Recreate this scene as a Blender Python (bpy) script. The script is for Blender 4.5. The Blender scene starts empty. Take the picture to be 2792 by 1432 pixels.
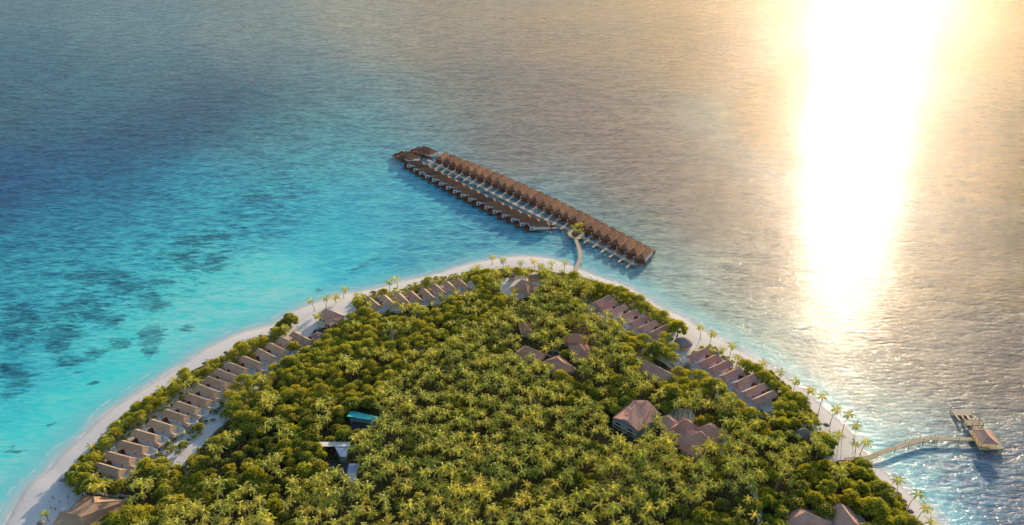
import bpy, bmesh, math, random
import numpy as np
from mathutils import Vector, Matrix
random.seed(7); rng = np.random.default_rng(11)
R = math.radians
scene = bpy.context.scene
COL = scene.collection

# ------------------------------------------------------------------ camera
F, YH, H = 2200.0, -400.0, 260.0                 # focal length in photo pixels, horizon row, flying height
PITCH = math.atan((716 - YH) / F)
CP, SP = math.cos(PITCH), math.sin(PITCH)
SUN_AZ, SUN_EL = R(23.6), R(14.0)

def G(px, py, z=0.0):
    """survey: a point of the photograph at height z -> world x, y"""
    u = (px - 1396) / F; v = (py - 716) / F
    t = (H - z) / (SP + v * CP)
    return (u * t, (CP - v * SP) * t)
def P3(px, py, z=0.0):
    x, y = G(px, py, z); return (x, y, z)
def proj(x, y, z=0.0):
    dz = z - H
    f = y * CP - dz * SP; v = -y * SP - dz * CP
    return 1396 + F * x / f, 716 + F * v / f
CROP = dict(A=(0, 1000, 3.0586), B=(500, 850, 4.262), C=(800, 680, 3.57), D=(1040, 370, 5.3475), E=(1400, 480, 5.081),
            F=(1280, 680, 4.1288), G=(1720, 820, 3.885), H=(2180, 1080, 3.753), I=(1600, 1050, 3.4577), J=(820, 1080, 3.752),
            K=(1200, 1000, 3.0577), L=(350, 1150, 4.6836), M=(0, 500, 2.2022), N=(1380, 530, 10.16), O=(1050, 380, 10.16),
            Q=(2540, 1100, 9.436), S=(1380, 860, 5.367), T=(100, 1310, 8.05), U=(1340, 690, 10.16), V=(2100, 1340, 8.587))
def X(c, x, y):
    a, b, s = CROP[c]; return (a + x / s, b + y / s)

cam_d = bpy.data.cameras.new('camera'); cam = bpy.data.objects.new('camera', cam_d); COL.objects.link(cam)
cam_d.sensor_width = 36; cam_d.lens = 36 * F / 2792; cam_d.clip_start = 1; cam_d.clip_end = 60000
cam.location = (0, 0, H); cam.rotation_euler = (R(90) - PITCH, 0, 0)
scene.camera = cam
scene.view_settings.view_transform = 'Standard'; scene.view_settings.look = 'None'; scene.view_settings.exposure = 0

# ------------------------------------------------------------------ light
world = bpy.data.worlds.new('World'); scene.world = world; world.use_nodes = True
wn = world.node_tree; bg = wn.nodes['Background']
sky = wn.nodes.new('ShaderNodeTexSky'); sky.sky_type = 'NISHITA'; sky.sun_disc = False
sky.sun_elevation = SUN_EL; sky.sun_rotation = SUN_AZ; sky.air_density = 1.2; sky.dust_density = 1.0; sky.ozone_density = 1.8
wn.links.new(sky.outputs[0], bg.inputs[0]); bg.inputs[1].default_value = 0.15
sun_d = bpy.data.lights.new('sun', 'SUN'); sun = bpy.data.objects.new('sun', sun_d); COL.objects.link(sun)
sun_d.energy = 5.0; sun_d.angle = R(0.5); sun_d.color = (1.0, 0.76, 0.50)
sdir = Vector((math.sin(SUN_AZ) * math.cos(SUN_EL), math.cos(SUN_AZ) * math.cos(SUN_EL), math.sin(SUN_EL)))
sun.rotation_euler = sdir.to_track_quat('Z', 'Y').to_euler(); sun.location = (300, 600, 400)

# ------------------------------------------------------------------ materials
def new_mat(name):
    m = bpy.data.materials.new(name); m.use_nodes = True; nt = m.node_tree
    for n in list(nt.nodes): nt.nodes.remove(n)
    out = nt.nodes.new('ShaderNodeOutputMaterial')
    return m, nt, out
def node(nt, t, **kw):
    n = nt.nodes.new(t)
    for k, v in kw.items(): setattr(n, k, v)
    return n
def setin(n, **kw):
    for k, v in kw.items(): n.inputs[k.replace('_', ' ')].default_value = v
    return n
def noise(nt, scale, detail=3, vec=None, rough=0.55):
    n = node(nt, 'ShaderNodeTexNoise'); setin(n, Scale=scale, Detail=detail, Roughness=rough)
    if vec is not None: nt.links.new(vec, n.inputs['Vector'])
    return n.outputs['Fac']
def ramp(nt, fac, stops):
    r = node(nt, 'ShaderNodeValToRGB'); e = r.color_ramp.elements
    while len(e) < len(stops): e.new(0.5)
    for i, (p, c) in enumerate(stops):
        e[i].position = p; e[i].color = (*c, 1) if len(c) == 3 else c
    nt.links.new(fac, r.inputs[0]); return r.outputs[0]
def mixc(nt, fac, a, b, mode='MIX'):
    n = node(nt, 'ShaderNodeMix', data_type='RGBA', blend_type=mode)
    for s, v in ((0, fac), (6, a), (7, b)):
        if isinstance(v, (int, float)): n.inputs[s].default_value = v
        elif isinstance(v, tuple): n.inputs[s].default_value = (*v, 1)
        else: nt.links.new(v, n.inputs[s])
    return n.outputs[2]
def mth(nt, op, a, b=0.0, clamp=False):
    n = node(nt, 'ShaderNodeMath', operation=op); n.use_clamp = clamp
    for s, v in ((0, a), (1, b)):
        if isinstance(v, (int, float)): n.inputs[s].default_value = v
        else: nt.links.new(v, n.inputs[s])
    return n.outputs[0]
def simple(name, c1, c2, scale=1.5, rough=0.8, bump=0.0, bands=None, obj_var=0.0):
    """two tones mixed by noise, with optional courses (bands per metre down z) and tone change per object"""
    m, nt, out = new_mat(name)
    geo = node(nt, 'ShaderNodeNewGeometry'); p = geo.outputs['Position']
    col = mixc(nt, noise(nt, scale, 4, p, 0.65), c1, c2)
    big = noise(nt, scale * 0.12, 2, p)
    col = mixc(nt, 0.5, col, ramp(nt, big, [(0.3, (0.35,) * 3), (0.7, (0.65,) * 3)]), 'OVERLAY')
    if bands:
        tc = node(nt, 'ShaderNodeTexCoord'); mp = node(nt, 'ShaderNodeMapping'); mp.inputs['Scale'].default_value = bands
        nt.links.new(tc.outputs['Object'], mp.inputs[0])
        w = noise(nt, 1.0, 2, mp.outputs[0], 0.7)
        col = mixc(nt, 0.75, col, ramp(nt, w, [(0.3, (0.3,) * 3), (0.7, (0.68,) * 3)]), 'OVERLAY')
    if obj_var:
        oi = node(nt, 'ShaderNodeObjectInfo')
        col = mixc(nt, obj_var, col, ramp(nt, oi.outputs['Random'], [(0, (0.35, 0.36, 0.38)), (1, (0.66, 0.62, 0.58))]), 'OVERLAY')
    bs = node(nt, 'ShaderNodeBsdfPrincipled'); bs.inputs['Roughness'].default_value = rough
    bs.inputs['Specular IOR Level'].default_value = 0.2
    nt.links.new(col, bs.inputs['Base Color'])
    if bump:
        b = node(nt, 'ShaderNodeBump'); setin(b, Strength=bump, Distance=0.1)
        nt.links.new(noise(nt, scale * 4, 3, p), b.inputs['Height']); nt.links.new(b.outputs[0], bs.inputs['Normal'])
    nt.links.new(bs.outputs[0], out.inputs[0])
    return m

M = {}
M['thatch'] = simple('villa_shingle', (0.50, 0.33, 0.21), (0.80, 0.56, 0.37), 1.6, 0.9, 0.6, (1.2, 9, 9), 0.5)
M['thatch_pink'] = simple('terracotta_shingle', (0.64, 0.33, 0.25), (0.90, 0.55, 0.44), 1.4, 0.9, 0.5, (1.2, 9, 9), 0.5)
M['thatch_dark'] = simple('water_villa_shingle', (0.24, 0.125, 0.078), (0.42, 0.23, 0.145), 1.3, 0.9, 0.5, (1.0, 8, 8), 0.9)
M['ridge'] = simple('ridge_tile', (0.62, 0.46, 0.33), (0.78, 0.60, 0.45), 2, 0.85)  # ridge tiles, paler to paint in the sunlit strip along the ridge
M['thatch_grey'] = simple('palm_thatch_grey', (0.27, 0.225, 0.215), (0.44, 0.37, 0.35), 2.5, 0.95, 0.8, (3, 3, 12), 0.3)
M['white'] = simple('white_render', (0.80, 0.80, 0.79), (0.92, 0.91, 0.90), 0.7, 0.7)
M['tan'] = simple('tan_timber_cladding', (0.52, 0.36, 0.22), (0.76, 0.58, 0.40), 1.2, 0.75, 0.2, (1, 1, 8))
M['dark'] = simple('dark_opening', (0.02, 0.018, 0.016), (0.06, 0.05, 0.045), 1, 0.5)
M['glass'] = simple('window_glass', (0.03, 0.05, 0.09), (0.07, 0.10, 0.16), 0.8, 0.15)
M['red_deck'] = simple('reddish_deck_timber', (0.22, 0.065, 0.04), (0.38, 0.13, 0.075), 1.2, 0.7, 0.2, (1, 10, 1))
M['deck'] = simple('weathered_deck_planks', (0.50, 0.40, 0.32), (0.74, 0.62, 0.50), 0.9, 0.75, 0.3, (5, 5, 5))
M['deck_pale'] = simple('pale_deck_planks', (0.52, 0.43, 0.28), (0.68, 0.58, 0.40), 0.9, 0.8, 0.3, (5, 5, 5))
M['post'] = simple('timber_post', (0.16, 0.11, 0.08), (0.30, 0.22, 0.16), 3, 0.8)
M['trunk'] = simple('palm_trunk', (0.17, 0.13, 0.10), (0.32, 0.27, 0.22), 3, 0.9, 0.3, (2, 2, 6))
M['bark'] = simple('tree_bark', (0.10, 0.075, 0.055), (0.2, 0.16, 0.12), 3, 0.9, 0.3)
M['cyan'] = simple('cyan_sheet_roof', (0.06, 0.74, 0.80), (0.16, 0.88, 0.92), 0.8, 0.5, 0.1, (8, 0.4, 0.4))
M['blue_white'] = simple('pale_blue_sheet_roof', (0.30, 0.42, 0.75), (0.50, 0.60, 0.88), 0.6, 0.4, 0.1, (6, 0.4, 0.4))
M['slate'] = simple('dark_slate_roof', (0.05, 0.055, 0.075), (0.10, 0.11, 0.14), 0.8, 0.7, 0.1, (6, 0.4, 0.4))
M['teal'] = simple('teal_sheet_roof', (0.02, 0.30, 0.28), (0.05, 0.42, 0.38), 0.8, 0.5)
M['facade'] = simple('blue_grey_facade', (0.34, 0.43, 0.52), (0.46, 0.55, 0.64), 0.8, 0.6)
M['skin'] = simple('skin', (0.30, 0.16, 0.10), (0.42, 0.24, 0.16), 4, 0.6)
M['cloth_red'] = simple('red_cloth', (0.30, 0.03, 0.03), (0.4, 0.06, 0.05), 4, 0.9)
M['cloth_dark'] = simple('dark_cloth', (0.02, 0.03, 0.07), (0.05, 0.06, 0.1), 4, 0.9)
M['hair'] = simple('dark_hair', (0.01, 0.008, 0.006), (0.03, 0.02, 0.02), 4, 0.7)
M['path'] = simple('pale_coral_paving', (0.78, 0.76, 0.76), (0.88, 0.86, 0.86), 0.8, 0.9, 0.2)
M['net'] = simple('white_net_cord', (0.7, 0.7, 0.7), (0.8, 0.8, 0.8), 3, 0.8)
M['cushion'] = simple('blue_cushion', (0.08, 0.14, 0.35), (0.14, 0.22, 0.45), 3, 0.8)

def leaf_mat(name, lo, hi, trans, hue_lo=(0.42, 0.5, 0.45), hue_hi=(0.62, 0.56, 0.45)):
    m, nt, out = new_mat(name)
    geo = node(nt, 'ShaderNodeNewGeometry'); p = geo.outputs['Position']
    at = node(nt, 'ShaderNodeAttribute', attribute_name='tint')
    col = mixc(nt, at.outputs['Fac'], lo, hi)
    patch = noise(nt, 0.09, 2, p, 0.6)
    col = mixc(nt, 0.75, col, ramp(nt, patch, [(0.33, hue_lo), (0.67, hue_hi)]), 'OVERLAY')
    oi = node(nt, 'ShaderNodeObjectInfo'); col = mixc(nt, 0.7, col, ramp(nt, oi.outputs['Random'], [(0, (0.36, 0.44, 0.40)), (0.5, (0.5, 0.5, 0.5)), (0.9, (0.58, 0.55, 0.46)), (1.0, (0.66, 0.58, 0.48))]), 'OVERLAY')
    d = node(nt, 'ShaderNodeBsdfDiffuse'); nt.links.new(col, d.inputs[0])
    t = node(nt, 'ShaderNodeBsdfTranslucent'); nt.links.new(mixc(nt, 1.0, col, trans, 'MULTIPLY'), t.inputs[0])
    g = node(nt, 'ShaderNodeBsdfGlossy'); setin(g, Roughness=0.42); g.inputs[0].default_value = (1, 0.95, 0.8, 1)
    m1 = node(nt, 'ShaderNodeAddShader'); nt.links.new(d.outputs[0], m1.inputs[0]); nt.links.new(t.outputs[0], m1.inputs[1])
    m2 = node(nt, 'ShaderNodeMixShader'); m2.inputs[0].default_value = 0.05
    nt.links.new(m1.outputs[0], m2.inputs[1]); nt.links.new(g.outputs[0], m2.inputs[2])
    nt.links.new(m2.outputs[0], out.inputs[0]); return m
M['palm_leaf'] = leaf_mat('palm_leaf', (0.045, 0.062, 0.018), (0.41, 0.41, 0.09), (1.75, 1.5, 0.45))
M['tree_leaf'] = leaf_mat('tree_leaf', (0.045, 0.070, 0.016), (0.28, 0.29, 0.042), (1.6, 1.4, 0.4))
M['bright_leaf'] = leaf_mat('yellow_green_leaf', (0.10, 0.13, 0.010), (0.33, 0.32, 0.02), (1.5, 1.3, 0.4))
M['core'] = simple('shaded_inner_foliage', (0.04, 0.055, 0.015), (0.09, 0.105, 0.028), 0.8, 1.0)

# ------------------------------------------------------------------ object helpers
def tag(o, label=None, cat=None, group=None, kind=None):
    if label: o['label'] = label
    if cat: o['category'] = cat
    if group: o['group'] = group
    if kind: o['kind'] = kind
    return o
def empty(name, loc=(0, 0, 0), rz=0.0, **kw):
    o = bpy.data.objects.new(name, None); COL.objects.link(o); o.location = loc; o.rotation_euler = (0, 0, rz)
    o.empty_display_size = 0.5
    return tag(o, **kw)
def link(name, me, parent=None, loc=None):
    o = bpy.data.objects.new(name, me); COL.objects.link(o)
    if parent is not None: o.parent = parent
    if loc is not None: o.location = loc
    return o
def copy_tree(o, parent=None):
    c = o.copy(); COL.objects.link(c); c.parent = parent
    for ch in o.children: copy_tree(ch, c)
    return c
class MB:
    """collects faces, then becomes one mesh"""
    def __init__(s): s.v = []; s.f = []
    def add(s, vs, fs):
        o = len(s.v); s.v += [tuple(v) for v in vs]; s.f += [tuple(i + o for i in f) for f in fs]; return s
    def box(s, x0, x1, y0, y1, z0, z1):
        return s.add([(x0, y0, z0), (x1, y0, z0), (x1, y1, z0), (x0, y1, z0), (x0, y0, z1), (x1, y0, z1), (x1, y1, z1), (x0, y1, z1)],
                     [(3, 2, 1, 0), (4, 5, 6, 7), (0, 1, 5, 4), (1, 2, 6, 5), (2, 3, 7, 6), (3, 0, 4, 7)])
    def prism(s, poly, z0, z1):
        n = len(poly)
        return s.add([(x, y, z0) for x, y in poly] + [(x, y, z1) for x, y in poly],
                     [tuple(range(n))[::-1], tuple(range(n, 2 * n))] + [(i, (i + 1) % n, n + (i + 1) % n, n + i) for i in range(n)])
    def tube(s, pts, radii, n=6):
        pts = [Vector(p) for p in pts]; vs = []
        for i, p in enumerate(pts):
            d = (pts[min(i + 1, len(pts) - 1)] - pts[max(i - 1, 0)]).normalized()
            a = d.cross(Vector((0, 1, 0.01))).normalized(); b = d.cross(a)
            r = radii[i] if isinstance(radii, (list, tuple)) else radii
            vs += [p + a * r * math.cos(2 * math.pi * k / n) + b * r * math.sin(2 * math.pi * k / n) for k in range(n)]
        fs = [(i * n + k, i * n + (k + 1) % n, (i + 1) * n + (k + 1) % n, (i + 1) * n + k) for i in range(len(pts) - 1) for k in range(n)]
        fs += [tuple(range(n))[::-1], tuple(range((len(pts) - 1) * n, len(pts) * n))]
        return s.add(vs, fs)
    def hip(s, x0, x1, y0, y1, z0, z1, h0=None, h1=None, t=0.28, curve=True):
        """hipped roof over a rectangle, ridge along x, hips h0 / h1 long (0 = gable); eaves slightly kicked out, a real thickness"""
        ym = (y0 + y1) / 2; w = (y1 - y0) / 2
        h0 = w if h0 is None else h0; h1 = w if h1 is None else h1
        k = 0.5; zk = z0 + (z1 - z0) * (0.42 if curve else 0.5)
        def ring(f, z): return [(x0 + h0 * f, y0 + w * f, z), (x1 - h1 * f, y0 + w * f, z), (x1 - h1 * f, y1 - w * f, z), (x0 + h0 * f, y1 - w * f, z)]
        vs = ring(0, z0 - t) + ring(0, z0) + ring(k, zk) + [(x0 + h0, ym, z1), (x1 - h1, ym, z1)]
        fs = [(3, 2, 1, 0)]
        for a in (0, 4):
            fs += [(a + i, a + (i + 1) % 4, a + 4 + (i + 1) % 4, a + 4 + i) for i in range(4)]
        fs += [(8, 9, 13, 12), (10, 11, 12, 13), (9, 10, 13), (11, 8, 12)]
        return s.add(vs, fs)
    def mesh(s, name, mat, smooth=False):
        me = bpy.data.meshes.new(name); me.from_pydata(s.v, [], s.f); me.materials.append(M[mat] if isinstance(mat, str) else mat)
        if smooth: me.polygons.foreach_set('use_smooth', [True] * len(me.polygons))
        me.update(); return me
    def build(s, name, mat, parent=None, loc=None, smooth=False):
        return link(name, s.mesh(name, mat, smooth), parent, loc)
def np_mesh(name, V, Fq, mat, tint=None, smooth=False):
    """quads or triangles from numpy arrays"""
    me = bpy.data.meshes.new(name); V = np.asarray(V, np.float32); Fq = np.asarray(Fq, np.int32); k = Fq.shape[1]
    me.vertices.add(len(V)); me.vertices.foreach_set('co', V.ravel())
    me.loops.add(Fq.size); me.loops.foreach_set('vertex_index', Fq.ravel())
    me.polygons.add(len(Fq)); me.polygons.foreach_set('loop_start', np.arange(0, Fq.size, k, dtype=np.int32))
    me.materials.append(M[mat] if isinstance(mat, str) else mat)
    if tint is not None:
        a = me.attributes.new('tint', 'FLOAT', 'POINT'); a.data.foreach_set('value', np.asarray(tint, np.float32))
    me.update(calc_edges=True)
    if smooth: me.polygons.foreach_set('use_smooth', np.ones(len(Fq), bool))
    return me

def in_poly(px, py, poly):
    px = np.asarray(px, float); py = np.asarray(py, float); res = np.zeros(px.shape, bool); n = len(poly)
    for i in range(n):
        x1, y1 = poly[i]; x2, y2 = poly[(i + 1) % n]
        if y1 == y2: continue
        c = ((y1 > py) != (y2 > py)) & (px < (x2 - x1) * (py - y1) / (y2 - y1) + x1)
        res ^= c
    return res
def dist_line(px, py, pts):
    px = np.asarray(px, float); py = np.asarray(py, float); d = np.full(px.shape, 1e9)
    for (x1, y1), (x2, y2) in zip(pts[:-1], pts[1:]):
        L2 = (x2 - x1) ** 2 + (y2 - y1) ** 2 + 1e-9
        t = np.clip(((px - x1) * (x2 - x1) + (py - y1) * (y2 - y1)) / L2, 0, 1)
        d = np.minimum(d, np.hypot(px - x1 - t * (x2 - x1), py - y1 - t * (y2 - y1)))
    return d
def smoothline(pts, n=6):
    out = []
    P = [pts[0]] + list(pts) + [pts[-1]]
    for i in range(1, len(P) - 2):
        p0, p1, p2, p3 = [np.array(P[j], float) for j in (i - 1, i, i + 1, i + 2)]
        for k in range(n):
            t = k / n
            out.append(tuple(0.5 * ((2 * p1) + (-p0 + p2) * t + (2 * p0 - 5 * p1 + 4 * p2 - p3) * t * t + (-p0 + 3 * p1 - 3 * p2 + p3) * t ** 3)))
    out.append(tuple(pts[-1])); return out

# ------------------------------------------------------------------ shoreline, island ground, water
SHORE_PX = [(-210, 1720), (-60, 1530), (13, 1432), (45, 1375), (75, 1327), (131, 1284), (170, 1239), (229, 1186), (278, 1137), (343, 1091), (425, 1040),
            (490, 1000), (545, 962), (600, 933), (658, 909), (745, 884), (800, 850), (856, 828), (912, 808), (968, 798), (1024, 788), (1091, 770), (1164, 753),
            (1206, 743), (1248, 729), (1304, 715), (1360, 705), (1400, 701), (1437, 700), (1498, 705), (1534, 716), (1566, 728), (1607, 745),
            (1648, 760), (1692, 775), (1728, 791), (1757, 808), (1782, 826), (1815, 845), (1864, 866), (1890, 882), (1926, 905), (1977, 933), (2016, 957),
            (2067, 980), (2119, 1010), (2158, 1039), (2196, 1066), (2225, 1092), (2255, 1119), (2292, 1152), (2324, 1183), (2345, 1217), (2366, 1240),
            (2380, 1264), (2406, 1282), (2433, 1306), (2468, 1336), (2500, 1366), (2540, 1400), (2570, 1432), (2620, 1490), (2700, 1620), (2780, 1800)]
SHORE = smoothline([G(*p) for p in SHORE_PX], 4)
ISLAND = SHORE + [(140, 20), (-120, 20)]
FOREST_PX = [(176, 1301), (229, 1250), (284, 1200), (320, 1160), (360, 1120), (422, 1082), (464, 1056), (505, 1022), (594, 988), (655, 940), (700, 928),
             (746, 915), (760, 880), (800, 870), (950, 830), (1010, 800), (1091, 785), (1164, 768), (1230, 752), (1300, 740), (1420, 738), (1560, 752), (1640, 776), (1700, 790), (1740, 812),
             (1790, 848), (1850, 890), (1900, 960), (1990, 985), (2075, 1005), (2122, 1042), (2170, 1080), (2215, 1125), (2250, 1200), (2350, 1262), (2390, 1310), (2436, 1350),
             (2468, 1390), (2500, 1440), (2540, 1560), (100, 1560), (300, 1400), (215, 1330)]
FOREST = [G(*p) for p in FOREST_PX]
CLEAR_PX = {  # open sand seen between the trees
    'lounge': [(770, 890), (800, 850), (870, 800), (930, 800), (975, 850), (950, 880), (880, 900), (800, 920)],
    'garden_left': [(200, 1310), (330, 1180), (450, 1080), (600, 985), (780, 900), (860, 900), (820, 960), (740, 1040), (640, 1130), (585, 1190), (520, 1260), (515, 1310), (470, 1300), (440, 1290), (330, 1330)],
    'upper_left': [(1000, 800), (1250, 745), (1310, 790), (1240, 830), (1020, 870)],
    'clearing': [(1350, 770), (1460, 745), (1490, 770), (1440, 815), (1385, 835), (1365, 800)],
    'right_upper': [(1570, 820), (1660, 800), (1860, 900), (1900, 905), (1930, 990), (1760, 950), (1620, 880)],
    'right_lower': [(1850, 940), (1960, 955), (2130, 1060), (2140, 1130), (2060, 1150), (1960, 1100), (1850, 1010), (1740, 960)],
    'house': [(1800, 1118), (1880, 1118), (1912, 1180), (1850, 1172)],
    'hut': [(2180, 1160), (2300, 1150), (2350, 1250), (2250, 1270), (2200, 1200)],
    'jet': [(2180, 1400), (2330, 1400), (2400, 1470), (2150, 1470)],
}
CLEAR = [[G(*p) for p in v] for v in CLEAR_PX.values()]

gx = np.arange(-330, 360, 1.5); gy = np.arange(30, 640, 1.5)
GX, GY = np.meshgrid(gx, gy)
inside = in_poly(GX, GY, ISLAND)
sd = dist_line(GX, GY, SHORE) * np.where(inside, 1, -1)
wob = sum(a * np.sin(GX * fx + GY * fy + p) for a, fx, fy, p in [(0.35, .11, .05, 1), (0.25, .23, -.17, 2), (0.2, .05, .31, 0.5)])
Z = np.where(sd > 0, 1.7 * (1 - np.exp(-np.maximum(sd, 0) / 9.0)), np.maximum(sd * 0.12, -2.5)) + wob * 0.12 * np.clip(sd / 6, 0, 1)
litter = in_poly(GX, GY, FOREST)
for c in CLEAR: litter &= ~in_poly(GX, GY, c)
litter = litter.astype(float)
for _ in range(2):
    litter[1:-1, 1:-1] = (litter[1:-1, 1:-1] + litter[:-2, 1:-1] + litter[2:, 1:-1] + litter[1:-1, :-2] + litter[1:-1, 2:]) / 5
ny, nx = GX.shape
idx = np.arange(ny * nx).reshape(ny, nx)
keep = (sd > -14); kq = keep[:-1, :-1] & keep[1:, :-1] & keep[:-1, 1:] & keep[1:, 1:]
Q4 = np.stack([idx[:-1, :-1], idx[:-1, 1:], idx[1:, 1:], idx[1:, :-1]], -1)[kq]

m, nt, out = new_mat('coral_sand')
geo = node(nt, 'ShaderNodeNewGeometry'); p = geo.outputs['Position']
at = node(nt, 'ShaderNodeAttribute', attribute_name='tint')
dry = mixc(nt, noise(nt, 0.25, 4, p, 0.65), (0.84, 0.83, 0.83), (0.96, 0.95, 0.95))
dry = mixc(nt, mth(nt, 'MULTIPLY', ramp(nt, noise(nt, 1.3, 4, p, 0.7), [(0.45, (0, 0, 0)), (0.75, (1, 1, 1))]), 0.30), dry, (0.62, 0.60, 0.60))
sep = node(nt, 'ShaderNodeSeparateXYZ'); nt.links.new(p, sep.inputs[0])
wetf = node(nt, 'ShaderNodeMapRange'); setin(wetf, From_Min=0.10, From_Max=0.55); wetf.inputs['To Min'].default_value = 1; wetf.inputs['To Max'].default_value = 0
nt.links.new(mth(nt, 'ADD', sep.outputs[2], mth(nt, 'MULTIPLY', noise(nt, 0.12, 3, p), 0.3)), wetf.inputs[0])
dry = mixc(nt, mth(nt, 'MULTIPLY', wetf.outputs[0], 0.7), dry, (0.62, 0.53, 0.47))
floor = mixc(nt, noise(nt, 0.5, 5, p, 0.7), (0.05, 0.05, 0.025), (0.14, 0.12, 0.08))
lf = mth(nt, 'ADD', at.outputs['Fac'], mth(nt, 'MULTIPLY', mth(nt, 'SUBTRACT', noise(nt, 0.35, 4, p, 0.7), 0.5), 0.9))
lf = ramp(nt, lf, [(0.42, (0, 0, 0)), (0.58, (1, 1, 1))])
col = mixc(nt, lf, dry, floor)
bs = node(nt, 'ShaderNodeBsdfPrincipled'); nt.links.new(col, bs.inputs['Base Color']); bs.inputs['Roughness'].default_value = 0.95; bs.inputs['Specular IOR Level'].default_value = 0.15
b = node(nt, 'ShaderNodeBump'); setin(b, Strength=0.5, Distance=0.25); nt.links.new(noise(nt, 0.9, 5, p, 0.7), b.inputs['Height']); nt.links.new(b.outputs[0], bs.inputs['Normal'])
nt.links.new(bs.outputs[0], out.inputs[0]); M['sand'] = m
used = np.unique(Q4); remap = np.full(ny * nx, -1); remap[used] = np.arange(len(used))
V = np.stack([GX, GY, Z], -1).reshape(-1, 3)[used]
tag(link('ground', np_mesh('ground', V, remap[Q4], 'sand', litter.reshape(-1)[used], True)), kind='structure')
def gz(x, y):
    i = int(round((y - gy[0]) / 1.5)); j = int(round((x - gx[0]) / 1.5))
    return float(Z[min(max(i, 0), ny - 1), min(max(j, 0), nx - 1)])

# water: sea colours, warm sky reflection and glare tint painted in, read off at survey points (photo x, y, sRGB)
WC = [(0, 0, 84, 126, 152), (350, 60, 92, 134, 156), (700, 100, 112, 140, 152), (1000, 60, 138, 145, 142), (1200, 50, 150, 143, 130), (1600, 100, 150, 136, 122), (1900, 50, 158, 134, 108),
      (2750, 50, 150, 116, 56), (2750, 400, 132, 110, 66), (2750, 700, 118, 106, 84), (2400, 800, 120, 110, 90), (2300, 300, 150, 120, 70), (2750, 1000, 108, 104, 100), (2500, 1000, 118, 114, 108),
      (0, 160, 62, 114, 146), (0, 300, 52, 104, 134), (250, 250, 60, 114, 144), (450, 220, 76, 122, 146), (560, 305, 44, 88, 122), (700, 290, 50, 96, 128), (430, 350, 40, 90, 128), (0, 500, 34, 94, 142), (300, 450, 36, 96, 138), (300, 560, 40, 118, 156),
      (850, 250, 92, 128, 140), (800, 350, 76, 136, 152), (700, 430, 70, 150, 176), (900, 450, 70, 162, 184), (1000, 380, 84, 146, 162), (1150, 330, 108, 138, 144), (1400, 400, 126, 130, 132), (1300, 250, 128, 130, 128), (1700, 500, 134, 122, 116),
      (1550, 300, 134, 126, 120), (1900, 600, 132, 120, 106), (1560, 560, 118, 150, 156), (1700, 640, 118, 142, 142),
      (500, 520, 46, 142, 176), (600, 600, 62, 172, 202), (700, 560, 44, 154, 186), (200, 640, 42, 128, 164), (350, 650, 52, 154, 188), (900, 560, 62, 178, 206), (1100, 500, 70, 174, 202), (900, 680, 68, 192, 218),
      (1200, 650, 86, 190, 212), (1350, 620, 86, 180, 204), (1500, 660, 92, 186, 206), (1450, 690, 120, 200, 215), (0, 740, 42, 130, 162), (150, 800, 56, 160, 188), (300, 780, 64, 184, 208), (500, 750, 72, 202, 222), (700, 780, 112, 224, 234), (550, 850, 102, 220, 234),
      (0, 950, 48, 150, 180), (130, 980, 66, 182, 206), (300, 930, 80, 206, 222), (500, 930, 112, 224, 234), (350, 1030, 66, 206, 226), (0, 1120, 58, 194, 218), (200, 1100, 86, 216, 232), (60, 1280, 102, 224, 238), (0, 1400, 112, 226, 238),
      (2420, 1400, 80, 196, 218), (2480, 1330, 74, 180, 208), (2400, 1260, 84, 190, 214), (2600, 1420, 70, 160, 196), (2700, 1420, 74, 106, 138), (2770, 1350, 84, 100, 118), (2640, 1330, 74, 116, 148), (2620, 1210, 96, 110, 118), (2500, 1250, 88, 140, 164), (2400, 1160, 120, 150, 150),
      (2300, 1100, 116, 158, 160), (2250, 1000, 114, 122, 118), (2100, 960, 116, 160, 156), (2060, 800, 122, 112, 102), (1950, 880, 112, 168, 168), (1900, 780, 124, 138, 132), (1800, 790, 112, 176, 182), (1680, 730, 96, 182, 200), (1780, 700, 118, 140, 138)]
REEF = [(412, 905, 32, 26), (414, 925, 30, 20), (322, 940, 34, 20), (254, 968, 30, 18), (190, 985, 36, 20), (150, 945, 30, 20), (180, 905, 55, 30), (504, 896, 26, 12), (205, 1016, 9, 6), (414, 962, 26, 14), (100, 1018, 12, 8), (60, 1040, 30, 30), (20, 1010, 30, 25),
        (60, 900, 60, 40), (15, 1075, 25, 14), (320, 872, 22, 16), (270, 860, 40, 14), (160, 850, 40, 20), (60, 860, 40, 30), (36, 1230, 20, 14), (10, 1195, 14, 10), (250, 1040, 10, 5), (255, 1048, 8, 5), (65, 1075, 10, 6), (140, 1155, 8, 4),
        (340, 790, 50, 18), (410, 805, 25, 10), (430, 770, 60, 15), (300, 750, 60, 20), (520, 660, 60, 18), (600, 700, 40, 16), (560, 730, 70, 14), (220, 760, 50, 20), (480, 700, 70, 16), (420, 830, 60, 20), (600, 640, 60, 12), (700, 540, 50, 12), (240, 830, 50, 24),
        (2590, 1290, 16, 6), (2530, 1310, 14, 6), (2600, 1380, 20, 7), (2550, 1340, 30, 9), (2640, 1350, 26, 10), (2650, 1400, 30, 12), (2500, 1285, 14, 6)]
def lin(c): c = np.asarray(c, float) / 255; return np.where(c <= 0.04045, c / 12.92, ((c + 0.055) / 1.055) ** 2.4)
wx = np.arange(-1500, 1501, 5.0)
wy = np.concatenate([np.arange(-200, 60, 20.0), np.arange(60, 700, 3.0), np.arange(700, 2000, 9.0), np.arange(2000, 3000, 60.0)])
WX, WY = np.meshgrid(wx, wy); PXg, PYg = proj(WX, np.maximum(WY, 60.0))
acc = np.zeros(WX.shape + (3,)); ws = np.zeros(WX.shape)
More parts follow.
